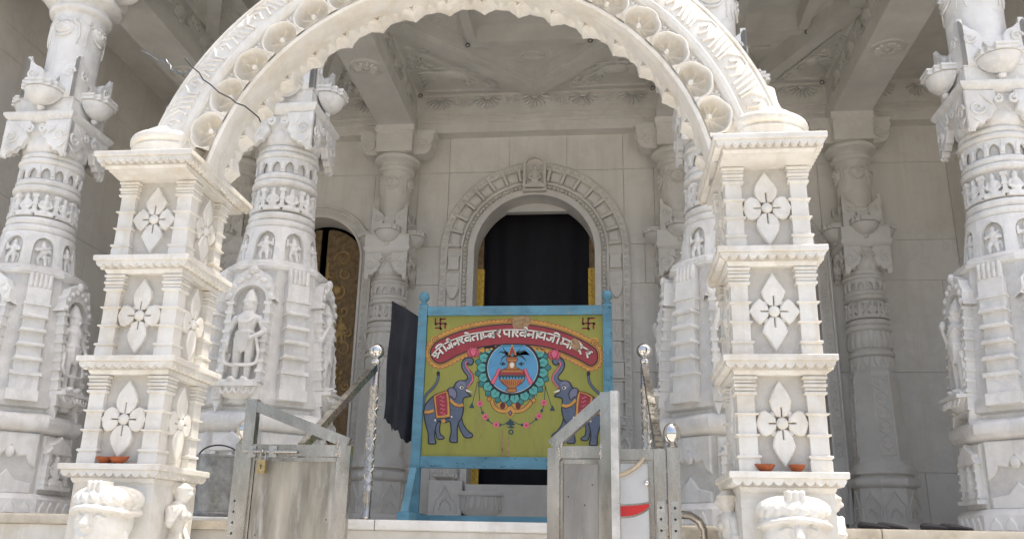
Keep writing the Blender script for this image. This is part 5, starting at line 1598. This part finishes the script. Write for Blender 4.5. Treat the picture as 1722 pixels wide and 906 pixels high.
bp.use("paint_crimson").line([P5(*q) for q in ((470, 182), (484, 172), (492, 186))], .006, 3.7)
bp.done("painted_banner")
# Devanagari lettering, drawn stroke by stroke along the headline curve
HEAD_L = smooth([P(*q) for q in ((729, 604), (737, 594.5), (751, 583), (772, 573.5), (790, 567.5), (805, 564.5), (825, 561.5), (844, 559.5), (866, 559), (890, 560), (921, 565), (942, 571.5), (960, 579), (980, 588.5), (998, 599))], 8)
HL = [0]
for a, b in zip(HEAD_L, HEAD_L[1:]): HL.append(HL[-1] + (Vector(b) - Vector(a)).length)
def at_x(px):
    q = P(px, 580)[0]
    for i in range(len(HEAD_L) - 1):
        if HEAD_L[i][0] <= q <= HEAD_L[i + 1][0]:
            t = (q - HEAD_L[i][0]) / max(1e-9, HEAD_L[i + 1][0] - HEAD_L[i][0]); return HL[i] + t * (HL[i + 1] - HL[i])
    return HL[-1] if q > HEAD_L[-1][0] else 0
def on_curve(s_):
    s_ = max(0, min(HL[-1] - 1e-6, s_))
    for i in range(len(HL) - 1):
        if HL[i] <= s_ <= HL[i + 1]:
            a = Vector(HEAD_L[i]); b = Vector(HEAD_L[i + 1]); t = (s_ - HL[i]) / max(1e-9, HL[i + 1] - HL[i]); d = (b - a).normalized()
            return a + (b - a) * t, d
SHA = [[(.10, .84), (.04, .66), (.16, .56), (.32, .66), (.30, .84), (.18, .90)], [(.18, .56), (.14, .42), (.40, .06)]]
VA = lambda x: [[(x + .52, .50), (x + .40, .66), (x + .18, .64), (x + .08, .44), (x + .20, .24), (x + .42, .28), (x + .52, .46)], [(x + .54, 1), (x + .54, 0)]]
NA = lambda x: [[(x + .54, .46), (x + .28, .46)], [(x + .28, .48), (x + .12, .52), (x + .06, .36), (x + .18, .28), (x + .28, .44)], [(x + .54, 1), (x + .54, 0)]]
JA = lambda x: [[(x + .60, .60), (x + .34, .58), (x + .42, .34), (x + .28, .14), (x + .08, .22), (x + .04, .40)], [(x + .62, 1), (x + .62, 0)]]
RA = lambda x: [[(x + .10, 1), (x + .34, .90), (x + .36, .68), (x + .18, .56), (x + .10, .62)], [(x + .16, .58), (x + .42, .04)]]
II = lambda x: [[(x + .10, 1), (x + .10, 0)], [(x + .10, 1), (x + .02, 1.26), (x - .22, 1.36), (x - .40, 1.22)]]
AA = lambda x: [[(x + .10, 1), (x + .10, 0)]]
G = {
 "shri": (1.12, [[(.12, .86), (.06, .66), (.20, .56), (.34, .70), (.26, .90)], [(.62, .52), (.34, .40), (.08, .16)], [(.22, .56), (.30, .42)], [(.66, 1), (.66, 0)]] + II(.92)),
 "jai": (.80, JA(.02) + [[(.64, 1), (.50, 1.24), (.30, 1.34)], [(.64, 1), (.58, 1.30), (.44, 1.46)]]),
 "na": (.70, NA(.04)),
 "shve": (1.10, SHA + VA(.46) + [[(1.0, 1), (.86, 1.26), (.64, 1.36)]]),
 "taa": (.98, [[(.56, .62), (.28, .60), (.12, .44), (.12, .26), (.28, .06)], [(.58, 1), (.58, 0)]] + AA(.80)),
 "mba": (1.20, [[(.12, 1), (.12, .34), (.04, .28), (.12, .20), (.18, .32), (.52, .38)]] + VA(.46) + [[(.60, .56), (.92, .34)]]),
 "ra": (.52, RA(.0)),
 "paa": (.96, [[(.14, 1), (.14, .56), (.28, .40), (.54, .40)], [(.56, 1), (.56, 0)]] + AA(.78)),
 "rshva": (1.10, SHA + VA(.46) + [[(1.0, 1), (1.10, 1.22), (.98, 1.36), (.86, 1.26)]]),
 "naa": (.96, NA(.04) + AA(.80)),
 "tha": (.72, [[(.16, .86), (.06, .96), (.02, .82), (.16, .66), (.30, .80), (.26, .94)], [(.18, .66), (.08, .46), (.20, .30), (.56, .34)], [(.60, 1), (.60, 0)]]),
 "jii": (1.10, JA(.02) + II(.92)),
 "ma": (.74, [[(.14, 1), (.14, .36), (.04, .30), (.12, .20), (.20, .34), (.60, .40)], [(.62, 1), (.62, 0)]]),
 "ndi": (1.20, [[(.10, 1), (.10, 0)], [(.10, 1), (.16, 1.28), (.44, 1.38), (.78, 1.12), (.86, 1.0)], [(.20, .46), (.26, .52), (.34, .40), (.24, .34)], [(.34, .46), (.56, .46)], [(.84, 1), (.84, .78), (.66, .66), (.66, .40), (.84, .30), (.92, .40)], [(.84, .30), (1.04, .02)]]),
}
words = [(("shri",), 730.5, 750), (("jai", "na"), 751, 773), (("shve", "taa", "mba", "ra"), 773.5, 846), (("paa", "rshva", "naa", "tha"), 848, 921.5), (("jii",), 922.5, 944), (("ma", "ndi", "ra"), 947, 997)]
lp = Paint(); HGT = .0500
for gl, x0, x1 in words:
    s0, s1 = at_x(x0), at_x(x1)
    tot = sum(G[k][0] for k in gl); k_ = (s1 - s0) / tot; cur = s0
    def place(u, v, cur=0):
        q, d = on_curve(cur + u * k_); nrm = Vector((-d.y, d.x))
        q = q + nrm * (v - 1) * HGT; return (q.x, q.y)
    hl = [tuple(on_curve(s0 + (s1 - s0) * i / 14)[0]) for i in range(15)]
    lp.use("paint_black").line([(x + .004, z - .004) for x, z in hl], .0115, 4); lp.use("paint_white").line(hl, .0085, 5)
    for key in gl:
        w, strokes = G[key]
        for stq in strokes:
            pts = smooth([place(u, v, cur) for u, v in stq], 3) if len(stq) > 2 else [place(u, v, cur) for u, v in stq]
            lp.use("paint_black").line([(x + .004, z - .004) for x, z in pts], .0125, 4); lp.use("paint_white").line(pts, .0115, 5)
        cur += w * k_
lp.use("chipped_wood").poly([P(*q) for q in ((962, 577), (968, 574), (975, 580), (978, 590), (972, 597), (965, 592))], 5.4).line([P(*q) for q in ((956, 580), (964, 588), (974, 594))], .012, 5.5)
lp.done("painted_lettering")
# lotus medallion with the water pot
mp = Paint()
C0 = P5(497, 408); RX = .177
def ringp(c, r, n, ph=0): return [(c[0] + r * math.cos(2 * pi * i / n + ph), c[1] + r * math.sin(2 * pi * i / n + ph)) for i in range(n)]
for lay, n, r0, r1, wd, m1, m2, ph in ((.5, 19, .19, .252, .026, "paint_teal", "paint_black", 0), (1.0, 19, .17, .236, .034, "paint_teal_light", "paint_black", pi / 19)):
    for k in range(n):
        a = 2 * pi * k / n + ph
        if 45 < math.degrees(a) % 360 < 135: continue
        d = Vector((math.cos(a), math.sin(a))); e = Vector((-d.y, d.x)); c = Vector(C0)
        q = smooth([tuple(c + d * r0 - e * wd), tuple(c + d * (r0 + r1) / 2 - e * wd * 1.0), tuple(c + d * r1), tuple(c + d * (r0 + r1) / 2 + e * wd * 1.0), tuple(c + d * r0 + e * wd)], 3)
        mp.use(m1).poly(q, lay); mp.use(m2).line(q, .0045, lay + .2)
        mp.use("paint_teal").line([tuple(c + d * r0), tuple(c + d * (r0 * .4 + r1 * .6))], .008, lay + .25)
mp.use("paint_black").poly(ringp(C0, .182, 48), 1.6); mp.use("paint_white").poly(ringp(C0, .166, 48), 2.0); mp.use("paint_sky").poly(ringp(C0, .1635, 48), 2.2)
mp.done("lotus_medallion")
kp = Paint()
def M5(L): return [PP(*q) for q in L]
for q in ([(372, 235), (330, 220), (300, 165), (290, 130), (312, 172), (340, 190)], [(372, 235), (320, 210), (275, 190), (250, 215), (275, 180), (320, 185), (360, 215)], [(372, 235), (330, 225), (300, 240), (275, 285), (290, 235), (320, 210)],
          [(378, 235), (420, 220), (440, 165), (455, 130), (432, 172), (405, 190)], [(378, 235), (430, 210), (490, 180), (525, 215), (480, 172), (430, 185), (390, 215)], [(378, 235), (420, 225), (455, 235), (500, 275), (470, 225), (430, 205)]):
    kp.use("paint_leaf").poly(M5(q), 4)
kp.use("paint_gold").poly(M5([(340, 215), (375, 120), (412, 215)]), 4.4); kp.use("paint_crimson").poly(M5([(348, 213), (375, 138), (402, 213)]), 4.6); kp.use("paint_teal").poly(M5([(362, 222), (375, 190), (388, 222)]), 4.8)
pot = [(330, 232), (418, 232), (420, 262), (405, 275), (408, 320), (440, 335), (470, 352), (484, 385), (482, 420), (462, 450), (430, 475), (405, 488), (412, 500), (420, 520), (395, 532), (352, 532), (328, 520), (338, 500), (345, 488), (318, 475), (290, 450), (268, 420), (266, 385), (280, 352), (310, 335), (340, 320), (343, 275), (328, 262)]
kp.use("paint_ochre").poly(M5(pot), 4.9); kp.use("paint_maroon").line(M5(pot), .005, 5.6, True)
kp.use("paint_crimson").poly(M5([(274, 362), (478, 362), (484, 385), (268, 385)]), 5.2); kp.use("paint_leaf").poly(M5([(268, 386), (484, 386), (478, 424), (274, 424)]), 5.2)
for i in range(8): kp.use("paint_sky").poly(M5([(276 + 26 * i, 422), (289 + 26 * i, 398), (302 + 26 * i, 422)]), 5.4)
kp.use("paint_maroon").line(M5([(332, 246), (418, 246)]), .005, 5.4).line(M5([(342, 275), (406, 275)]), .005, 5.4).line(M5([(312, 340), (438, 340)]), .006, 5.4).line(M5([(340, 500), (410, 500)]), .006, 5.4)
for i in range(9): kp.use("paint_crimson").line(M5([(292 + 20 * i, 432), (316 + 14.6 * i, 474)]), .005, 5.4)
kp.use("paint_white").dot(PP(375, 300), .014, .02, 5.4)
for s in (-1, 1):
    X = lambda v: 375 + s * v
    q = M5([(X(95), 335), (X(118), 330), (X(140), 385), (X(178), 450), (X(150), 470), (X(128), 420)])
    kp.use("paint_pink").poly(q, 5.0).use("paint_crimson").line(q, .004, 5.2, True)
    kp.use("paint_black").line(M5([(X(55), 292), (X(75), 278), (X(102), 288), (X(80), 304), (X(55), 292)]), .005, 5.0); kp.use("paint_black").dot(PP(X(78), 291), .007, .007, 5.2)
kp.done("painted_pot")
gp = Paint()
sc_ = smooth(M5([(205, 600), (225, 650), (270, 685), (330, 690), (365, 660), (400, 690), (470, 680), (520, 640), (545, 605)]), 4)
gp.use("paint_maroon").line(sc_, .028, 1.3); gp.use("paint_gold").line(sc_, .020, 1.4)
for cx in (300, 430): gp.use("paint_gold").dot(PP(cx, 640), .035, .035, .35); gp.use("paint_maroon").dot(PP(cx, 645), .018, .022, 1.6)
for cx, cy in ((185, 590), (560, 600)): gp.use("paint_gold").dot(PP(cx, cy), .018, .018, 1.4); gp.use("paint_maroon").line(ringp(PP(cx, cy), .014, 12), .004, 1.6, True)
gp.use("paint_gold").poly(M5([(328, 705), (365, 665), (400, 705), (365, 750)]), 1.8); gp.use("paint_maroon").poly(M5([(342, 705), (365, 680), (386, 705), (365, 734)]), 1.9); gp.use("paint_slate_light").dot(PP(364, 706), .008, .01, 2.0)
chain = smooth(M5([(95, 440), (100, 540), (108, 625), (125, 690), (155, 740), (200, 785), (250, 803), (310, 800), (370, 770), (430, 795), (500, 805), (560, 775), (605, 730), (635, 670), (648, 620), (652, 540), (655, 470)]), 4)
gp.use("paint_leaf").line(chain, .005, 2)
for i in (9, 13, 18, 26, 38, 46, 51): 
    c = chain[min(i, len(chain) - 1)]; gp.use("paint_leaf").dot(c, .010, .010, 2.1, 8)
for cx, cy in ((108, 628), (155, 738), (248, 803), (500, 806), (606, 730), (646, 618)):
    for k in range(6):
        c = PP(cx, cy); gp.use("paint_pink").dot((c[0] + .012 * math.cos(k * pi / 3), c[1] + .012 * math.sin(k * pi / 3)), .009, .009, 2.3 + .02 * k, 8)
    gp.use("paint_crimson").dot(PP(cx, cy), .007, .007, 2.6, 8)
for a, b in (((88, 440), (38, 650)), ((655, 480), (716, 670))):
    gp.use("paint_leaf").line(M5([a, b]), .004, 2); c = PP(*b); gp.poly([(c[0] - .018, c[1] - .012), (c[0] + .018, c[1] - .012), (c[0] + .002, c[1] + .025)], 2.1)
gp.use("paint_leaf").poly(M5([(335, 790), (365, 750), (395, 790), (410, 800), (375, 812), (410, 824), (375, 832), (335, 824), (370, 812), (330, 800)]), 2.1).dot(PP(372, 862), .017, .017, 2.1); gp.use("green_panel").dot(PP(372, 862), .008, .008, 2.3)
gp.done("painted_garland")
wp_ = Paint()
mat("paint_faded", (.33, .335, .12), .6, vary=.25, scale=20); mat("paint_grime", (.13, .125, .04), .6, vary=.3, scale=15)
for _ in range(34):
    cx, cz = random.uniform(-.55, .55), random.uniform(.43, 1.30); L_ = random.uniform(.01, .06)
    wp_.use("paint_faded" if _ % 2 else "paint_grime").line([(cx, cz), (cx + random.uniform(-.006, .006), cz - L_ * .5), (cx + random.uniform(-.008, .008), cz - L_)], [.0008, random.uniform(.0015, .004), .0006], .25)
stuff(wp_.done("paint_scuffs"))

# ================================================================== BLACK CLOTH on the sign's left side
g = MB(); nu, nv = 34, 40
def cloth_pt(u, v):
    top = Vector((-.700 + .245 * u, 0, 1.475 - .155 * u)); 
    low = .655 - .205 * u + .014 * math.sin(u * 17) + .010 * math.sin(u * 41)
    z = top.z + (low - top.z) * v
    y = 5.60 + .040 * math.sin(u * 8.5 + .6) * (.35 + .65 * v) + .016 * math.sin(u * 21 + v * 3) * v + .10 * (1 - u)
    x = top.x - .012 * v * (1 - u) + .006 * math.sin(v * 9) * (1 - u)
    return (x, y, z)
fr = [cloth_pt(i / nu, j / nv) for j in range(nv + 1) for i in range(nu + 1)]
bk = [(x, y + .004, z) for x, y, z in fr]
fs = []; W_ = nu + 1; K = len(fr)
for j in range(nv):
    for i in range(nu):
        a = j * W_ + i; fs += [(a, a + 1, a + W_ + 1, a + W_), (K + a, K + a + W_, K + a + W_ + 1, K + a + 1)]
for i in range(nu):
    fs += [(i, K + i, K + i + 1, i + 1)]; a = nv * W_ + i; fs += [(a, a + 1, K + a + 1, K + a)]
for j in range(nv):
    a = j * W_; fs += [(a, a + W_, K + a + W_, K + a)]; a = j * W_ + nu; fs += [(a, K + a, K + a + W_, a + W_)]
g.add(fr + bk, fs)
tag(ob("black_cloth", g.mesh("black_cloth", "black_cloth", 70)), "black cloth banner with a ragged lower edge hanging left of the blue signboard", "cloth")

# ================================================================== STAIR HANDRAILS
def handrail(x, lab, xe):
    t = thing("stair_handrail", lab, "handrail", (x, 5.30, 0), group="patterned steel handrails of the steps")
    g = MB(); g.prof(C24, [(.045, .0), (.045, .008), (.030, .014), (.026, .02), (.026, .16), (.029, .165), (.029, .175), (.026, .18), (.026, .80), (.029, .805), (.029, .815), (.026, .82), (.026, .93), (.020, .94)]); part("post", g, "steel", t)
    g = MB()
    for s in (-1, 1):
        for ph in range(3):
            pts = []
            for i in range(60):
                z = .185 + .61 * i / 59; a = s * z * 34 + ph * 2 * pi / 3
                pts.append((.0262 * math.cos(a), .0262 * math.sin(a), z))
            g.tube(pts, .0042, 4)
    part("embossed_pattern", g, "steel", t)
    g = MB(); g.ell((0, 0, .962), (.028, .028, .026), 20, 12); g.prof(C24, [(.018, .93), (.024, .94), (.018, .95)]); part("neck_bead", g, "polished_steel", t)
    g = MB(); g.ell((0, 0, 1.03), (.048, .048, .048), 28, 18); part("ball", g, "polished_steel", t)
    g = MB(); a = Vector((0, -.02, .925)); b = Vector((xe - x, -1.05, .325))
    d = (b - a).normalized(); sd = d.cross(Vector((0, 0, 1))).normalized(); up = sd.cross(d)
    g.loft([[tuple(c + sd * i * .019 + up * j * .022) for i, j in ((-1, -1), (1, -1), (1, 1), (-1, 1))] for c in (a, b)]); part("rail", g, "steel", t)
    g = MB(); g.tube([tuple(b + d * -.01), (b.x, b.y + .005, b.z - .03), (b.x, b.y + .01, b.z - .12), (b.x, b.y + .01, GZ + 1.0), (b.x, b.y + .01, GZ + .03)], .022, 10); part("lower_post", g, "steel", t)
handrail(-.672, "left patterned steel stair post with ball top and rail sloping down to the left", -.735)
handrail(1.008, "right patterned steel stair post with ball top, behind the right gate", 1.02)

# ================================================================== GATES
def bx_bar(g, p, q, w, d):
    """square bar between two points of the gate plane (x,z), width w in plane, depth d in y"""
    p = Vector((p[0], 0, p[1])); q = Vector((q[0], 0, q[1])); e = (q - p).normalized(); n_ = Vector((-e.z, 0, e.x)) * w / 2
    g.loft([[(v.x, -d / 2, v.z), (v.x, d / 2, v.z), (u.x, d / 2, u.z), (u.x, -d / 2, u.z)] for v, u in (((p + n_), (p - n_)), ((q + n_), (q - n_)))])
def gate_leaf(loc, W, zt, zh, zl, dirn, panel, lab, rotz, lock=False, deep=.05):
    """tall stile at x=0, the leaf runs to x = dirn*W; zh top of tall stile, zl top of low stile, zt top rail"""
    t = thing("steel_gate", lab, "gate", loc, rotz, group="worn steel gate leaves")
    w = .056
    g = MB(); bx_bar(g, (0, GZ + .12), (0, zh), w, deep); g.M = Matrix(); part("tall_stile", g, "worn_steel", t)
    g = MB(); bx_bar(g, (dirn * W, GZ + .12), (dirn * W, zl), w, deep * .98); part("low_stile", g, "worn_steel", t)
    g = MB(); bx_bar(g, (dirn * (w / 2 + .001), zt), (dirn * (W - w / 2 - .001), zt), w, deep * .9); part("top_rail", g, "worn_steel", t)
    g = MB(); bx_bar(g, (dirn * (w / 2 + .001), GZ + .30), (dirn * (W - w / 2 - .001), GZ + .30), w, deep * .9); part("bottom_rail", g, "worn_steel", t)
    g = MB(); bx_bar(g, (dirn * .012, zh - .03), (dirn * (W + .012), zl + .012), .052, deep * .86); part("sloping_rail", g, "worn_steel", t)
    x0, x1 = sorted((dirn * (w / 2 + .016), dirn * (W - w / 2 - .016)))
    g = MB(); g.box(x0, x1, -.006, .006, GZ + .345, zt - .048); part("panel_plate", g, panel, t)
    g = MB()
    for a, b in (((x0 - .012, GZ + .33), (x0 - .012, zt - .03)), ((x1 + .012, GZ + .33), (x1 + .012, zt - .03)), ((x0, zt - .042), (x1, zt - .042))): bx_bar(g, a, b, .02, .026)
    part("panel_bead", g, "worn_steel", t)
    g = MB(); g.ell((0, 0, 0), (.0035, .003, .0035), 6, 4); rv = g.mesh("rivet", "iron")
    for q in range(5): ob("rivet", rv, t, (x0 + (x1 - x0) * random.random(), -.008, zt - .1 - .5 * random.random()))
    g = MB()
    for xx, zz in ((0, zt), (dirn * W, zt), (dirn * (W - .01), zl - .01)):
        for q in range(7): g.ell((xx + dirn * (.028 if xx == 0 else -.028) + random.uniform(-.005, .005), -deep * .47, zz + random.uniform(-.03, .03)), (.006, .004, .008), 6, 4)
    stuff(part("weld_beads", g, "worn_steel", t))
    return t
L_ = gate_leaf((-.978, 4.18, 0), .492, .300, .548, .325, 1, "streaked_plate", "left steel gate leaf with padlock, bolt and sloping top rail over a streaked plate", rad(0))
g = MB(); g.tube([(-.01, -.038, .292), (.26, -.038, .292)], .0075, 10); g.tube([(.095, -.038, .292), (.095, -.06, .292), (.095, -.062, .285)], .006, 8); part("sliding_bolt", g, "steel", L_)
for xx in (.03, .135):
    g = MB(); g.box(xx - .02, xx + .02, -.032, -.0252, .265, .32); g.box(xx - .012, xx + .012, -.048, -.030, .280, .304)
    part("bolt_bracket", g, "steel", L_)
lock = thing("brass_padlock", "small brass padlock hanging from the bolt of the left gate", "padlock", (-.885, 4.135, .228))
g = MB(); g.box(-.021, .021, -.012, .012, -.04, .022, .002, .001); part("lock_body", g, "brass", lock)
g = MB(); g.tube([(-.013, 0, .02), (-.013, 0, .05), (-.008, 0, .062), (.008, 0, .062), (.013, 0, .05), (.013, 0, .02)], .004, 8); part("shackle", g, "steel", lock)
g = MB(); g.ell((0, -.0125, -.004), (.004, .0015, .006), 8, 5); g.box(-.0015, .0015, -.0138, -.012, -.02, -.006); part("keyhole", g, "iron", lock)
R_ = gate_leaf((.772, 4.17, 0), .250, .305, .585, .325, -1, "grey_plate", "middle right steel gate leaf with a tall bright post and sloping rail before the elephant", rad(-7), deep=.07)
g = MB(); g.box(.022, .058, -.040, .03, GZ + .12, .590); part("bright_strip", g, "bright_steel", R_)
# short leaf hung on the right post
t = thing("steel_gate", "narrow rightmost gate leaf with a white plate, round knob and red crescent", "gate", (1.012, 4.19, 0), 0, group="worn steel gate leaves")
for nm, a, b in (("hinge_stile", (0, GZ + .12), (0, .325)), ("shut_stile", (-.222, GZ + .12), (-.222, .325))):
    g = MB(); bx_bar(g, a, b, .052, .05); part(nm, g, "worn_steel", t)
g = MB(); bx_bar(g, (-.195, .298), (-.027, .298), .05, .046); part("top_rail", g, "worn_steel", t)
g = MB(); g.box(-.200, -.03, -.004, .004, GZ + .3, .262); part("panel_plate", g, "white_plate", t)
g = MB(); g.box(-.052, -.0275, -.012, .006, GZ + .3, .272); g.box(-.200, -.053, -.010, .006, .258, .272); part("panel_bead", g, "worn_steel", t)
cre = [(-.185 + .15 * i / 12, .066 + .016 * (i / 12) ** 2.2) for i in range(13)] + [(-.185 + .15 * (1 - i / 12), .020 + .060 * (1 - i / 12) ** 2.6) for i in range(1, 13)]
def plate_shape(name, pts, m, y0, y1): 
    g = MB(); g.prism(pts, y0, y1); return part(name, g, m, t)
plate_shape("crescent_border", inset(cre, -.008), "worn_steel", -.0065, -.0045); plate_shape("red_crescent", cre, "red_paint", -.009, -.0068)
g = MB(); g.tube([(-.190, -.03, .200), (-.155, -.032, .212), (-.115, -.032, .236), (-.085, -.030, .262), (-.070, -.026, .284)], .0105, 10); part("curved_handle", g, "tan_bar", t)
g = MB(); g.ell((-.060, -.026, .168), (.015, .015, .015), 14, 8); g.cap((-.060, -.004, .168), (-.060, -.02, .168), .006, .006); part("knob", g, "polished_steel", t)
g = MB(); g.box(-.018, .018, -.031, -.0255, -.33, .09); part("hinge_plate", g, "steel", t)
g = MB(); g.ell((0, 0, 0), (.006, .004, .006), 8, 5); SCREW = g.mesh("hinge_screw", "iron")
for zz in (.06, .01, -.04, -.09, -.14): ob("hinge_screw", SCREW, t, (0, -.032, zz))
for sg, x, lab in ((-1, -1.022, "left gate post with a steel ball top, mostly hidden behind the padlocked gate leaf"), (1, 1.078, "right square steel gate post topped by a shiny ball")):
    t = thing("gate_post", lab, "post", (x, 4.22, GZ), group="steel gate posts")
    h = .335 - GZ
    g = MB(); g.box(-.029, .029, -.03, .03, 0, h); part("shaft", g, "worn_steel", t)
    g = MB(); g.prof(C24, [(.026, h), (.03, h + .006), (.022, h + .014), (.018, h + .02)]); part("collar", g, "steel", t)
    g = MB(); g.ell((0, 0, h + .066), (.041, .041, .053), 32, 20); part("ball", g, "polished_steel", t)
    g = MB(); g.box(-.018, .018, -.037, -.0302, 1.20, h - .245); part("hinge_plate", g, "steel", t)
    for zz in (.06, .01, -.04, -.09, -.14): ob("hinge_screw", SCREW, t, (0, -.038, zz - GZ))
    if sg < 0: continue
    g = MB(); g.tube([(sg * .03, .05, .035 - GZ), (sg * .075, .06, .032 - GZ), (sg * .115, .07, .008 - GZ), (sg * .135, .08, -.03 - GZ), (sg * .14, .08, -.14 - GZ), (sg * .14, .08, 0)], .019, 12); part("curved_rail", g, "worn_steel", t)

# ================================================================== SMALL THINGS
bk_ = thing("metal_bucket", "old grey galvanised bucket with a wire handle left of the gates", "bucket", (-1.525, 5.10, 0))
g = MB(); g.prof(C48, [(.120, .004), (.124, .012), (.124, .02), (.120, .024), (.137, .335), (.142, .338), (.144, .345), (.141, .352), (.134, .35), (.130, .33), (.113, .03), (.0, .028)], False); part("pail", g, "galvanised", bk_)
g = MB(); g.tube([(.137 * math.cos(rad(a)), -.04 * math.sin(rad(a)) - .02, .325 + .085 * math.sin(rad(a))) for a in range(0, 181, 12)], .0045, 6); part("wire_handle", g, "iron", bk_)
for s in (-1, 1):
    g = MB(); g.box(s * .139 - .012, s * .139 + .012, -.035, -.005, .295, .34); part("handle_lug", g, "galvanised", bk_)
def diya(x, y, z, r, lab, tilt, rz):
    t = thing("clay_lamp", lab, "lamp bowl", (x, y, z), rz, group="terracotta lamp bowls on the gate piers")
    g = MB(); rings = []
    for a, zz in ((.40, .0005), (.62, .006), (.90, .020), (1.0, .028), (.985, .031), (.93, .029), (.75, .016), (.3, .008), (.02, .007)):
        rings.append([(r * a * math.cos(2 * pi * i / 28) * (1 + .22 * max(0, math.cos(2 * pi * i / 28)) ** 6), r * a * math.sin(2 * pi * i / 28), zz * (1.0 + .15 * max(0, math.cos(2 * pi * i / 28)) ** 6)) for i in range(28)])
    g.loft(rings, True); b = part("bowl", g, "terracotta", t); b.rotation_euler = (0, tilt, 0)
    g = MB(); g.ell((0, 0, .010), (r * .5, r * .5, .004), 12, 5); part("soot", g, "iron", b)
diya(-1.600, 3.985, .2125, .040, "terracotta lamp bowl on the left gate pier, the one farther from the gate", 0, rad(170))
diya(-1.528, 3.975, .2125, .041, "terracotta lamp bowl on the left gate pier, the one nearer the gate", 0, rad(10))
diya(1.462, 3.985, .2125, .040, "terracotta lamp bowl with a spout on the right gate pier, left of the petal tip", 0, rad(160))
diya(1.595, 3.985, .2125, .036, "smooth terracotta lamp bowl on the right gate pier, right of the petal tip", 0, rad(60))
g = MB(); g.tube([(x, y, z) for x, y, z in ((-1.560, 4.105, 2.45), (-1.50, 3.99, 2.385), (-1.445, 3.975, 2.322), (-1.40, 3.975, 2.285), (-1.372, 3.975, 2.242), (-1.32, 3.972, 2.205), (-1.27, 3.970, 2.158), (-1.20, 3.970, 2.12), (-1.165, 3.972, 2.091), (-1.12, 3.975, 2.075), (-1.082, 3.985, 2.046), (-1.050, 4.01, 2.022), (-1.041, 4.02, 2.000))], .0038, 8)
tag(ob("black_cable", g.mesh("black_cable", "cable_black")), "thin black cable hanging across the face of the arch at upper left", "cable")
g = MB(); wp = [(-2.05, 4.45, 2.735), (-2.02, 4.45, 2.72), (-1.985, 4.45, 2.70), (-1.95, 4.45, 2.675), (-1.915, 4.44, 2.655), (-1.885, 4.43, 2.645), (-1.865, 4.42, 2.650), (-1.845, 4.42, 2.615), (-1.82, 4.41, 2.60), (-1.815, 4.40, 2.57), (-1.79, 4.39, 2.555), (-1.77, 4.37, 2.535), (-1.74, 4.35, 2.52), (-1.68, 4.32, 2.49), (-1.60, 4.25, 2.46)]
g.tube(wp, .0032, 6); g.tube([(x + .006 * math.cos(i * 1.9), y, z + .007 * math.sin(i * 1.9)) for i, (x, y, z) in enumerate(wp)], .002, 5)
g.tube([(-1.865, 4.42, 2.650), (-1.87, 4.42, 2.62), (-1.885, 4.42, 2.60)], .003, 5)
tag(ob("twisted_wire", g.mesh("twisted_wire", "wire_grey")), "twisted pale wire end sticking out behind the arch at upper left", "wire")
def shoe():
    g = MB(); rings = []
    for yy, w, h in ((-.13, .012, .02), (-.12, .032, .035), (-.06, .046, .055), (0, .042, .075), (.06, .036, .085), (.11, .034, .088), (.135, .022, .07)):
        rings.append([(w * math.cos(2 * pi * i / 14), yy, max(0, h / 2 + h / 2 * math.sin(2 * pi * i / 14))) for i in range(14)])
    g.loft(rings); return g.mesh("shoe", "dark_rubber")
SHOE = shoe()
for i, (x, y, rz, lab) in enumerate(((2.20, 5.06, 80, "dark shoe lying on the ledge just right of the right gate pier"), (2.30, 5.08, 95, "second dark shoe on the ledge, just left of the pair by the column"), (2.52, 5.06, 100, "dark shoe on the right ledge, left one of the pair nearest the rightmost column"), (2.62, 5.05, 70, "dark shoe on the right ledge, right one of the pair nearest the rightmost column"))):
    tag(ob("shoe", SHOE, None, (x, y, .0005), (0, 0, rad(rz)), (.62, .62, .42)), lab, "shoe", "shoes left on the ledge")
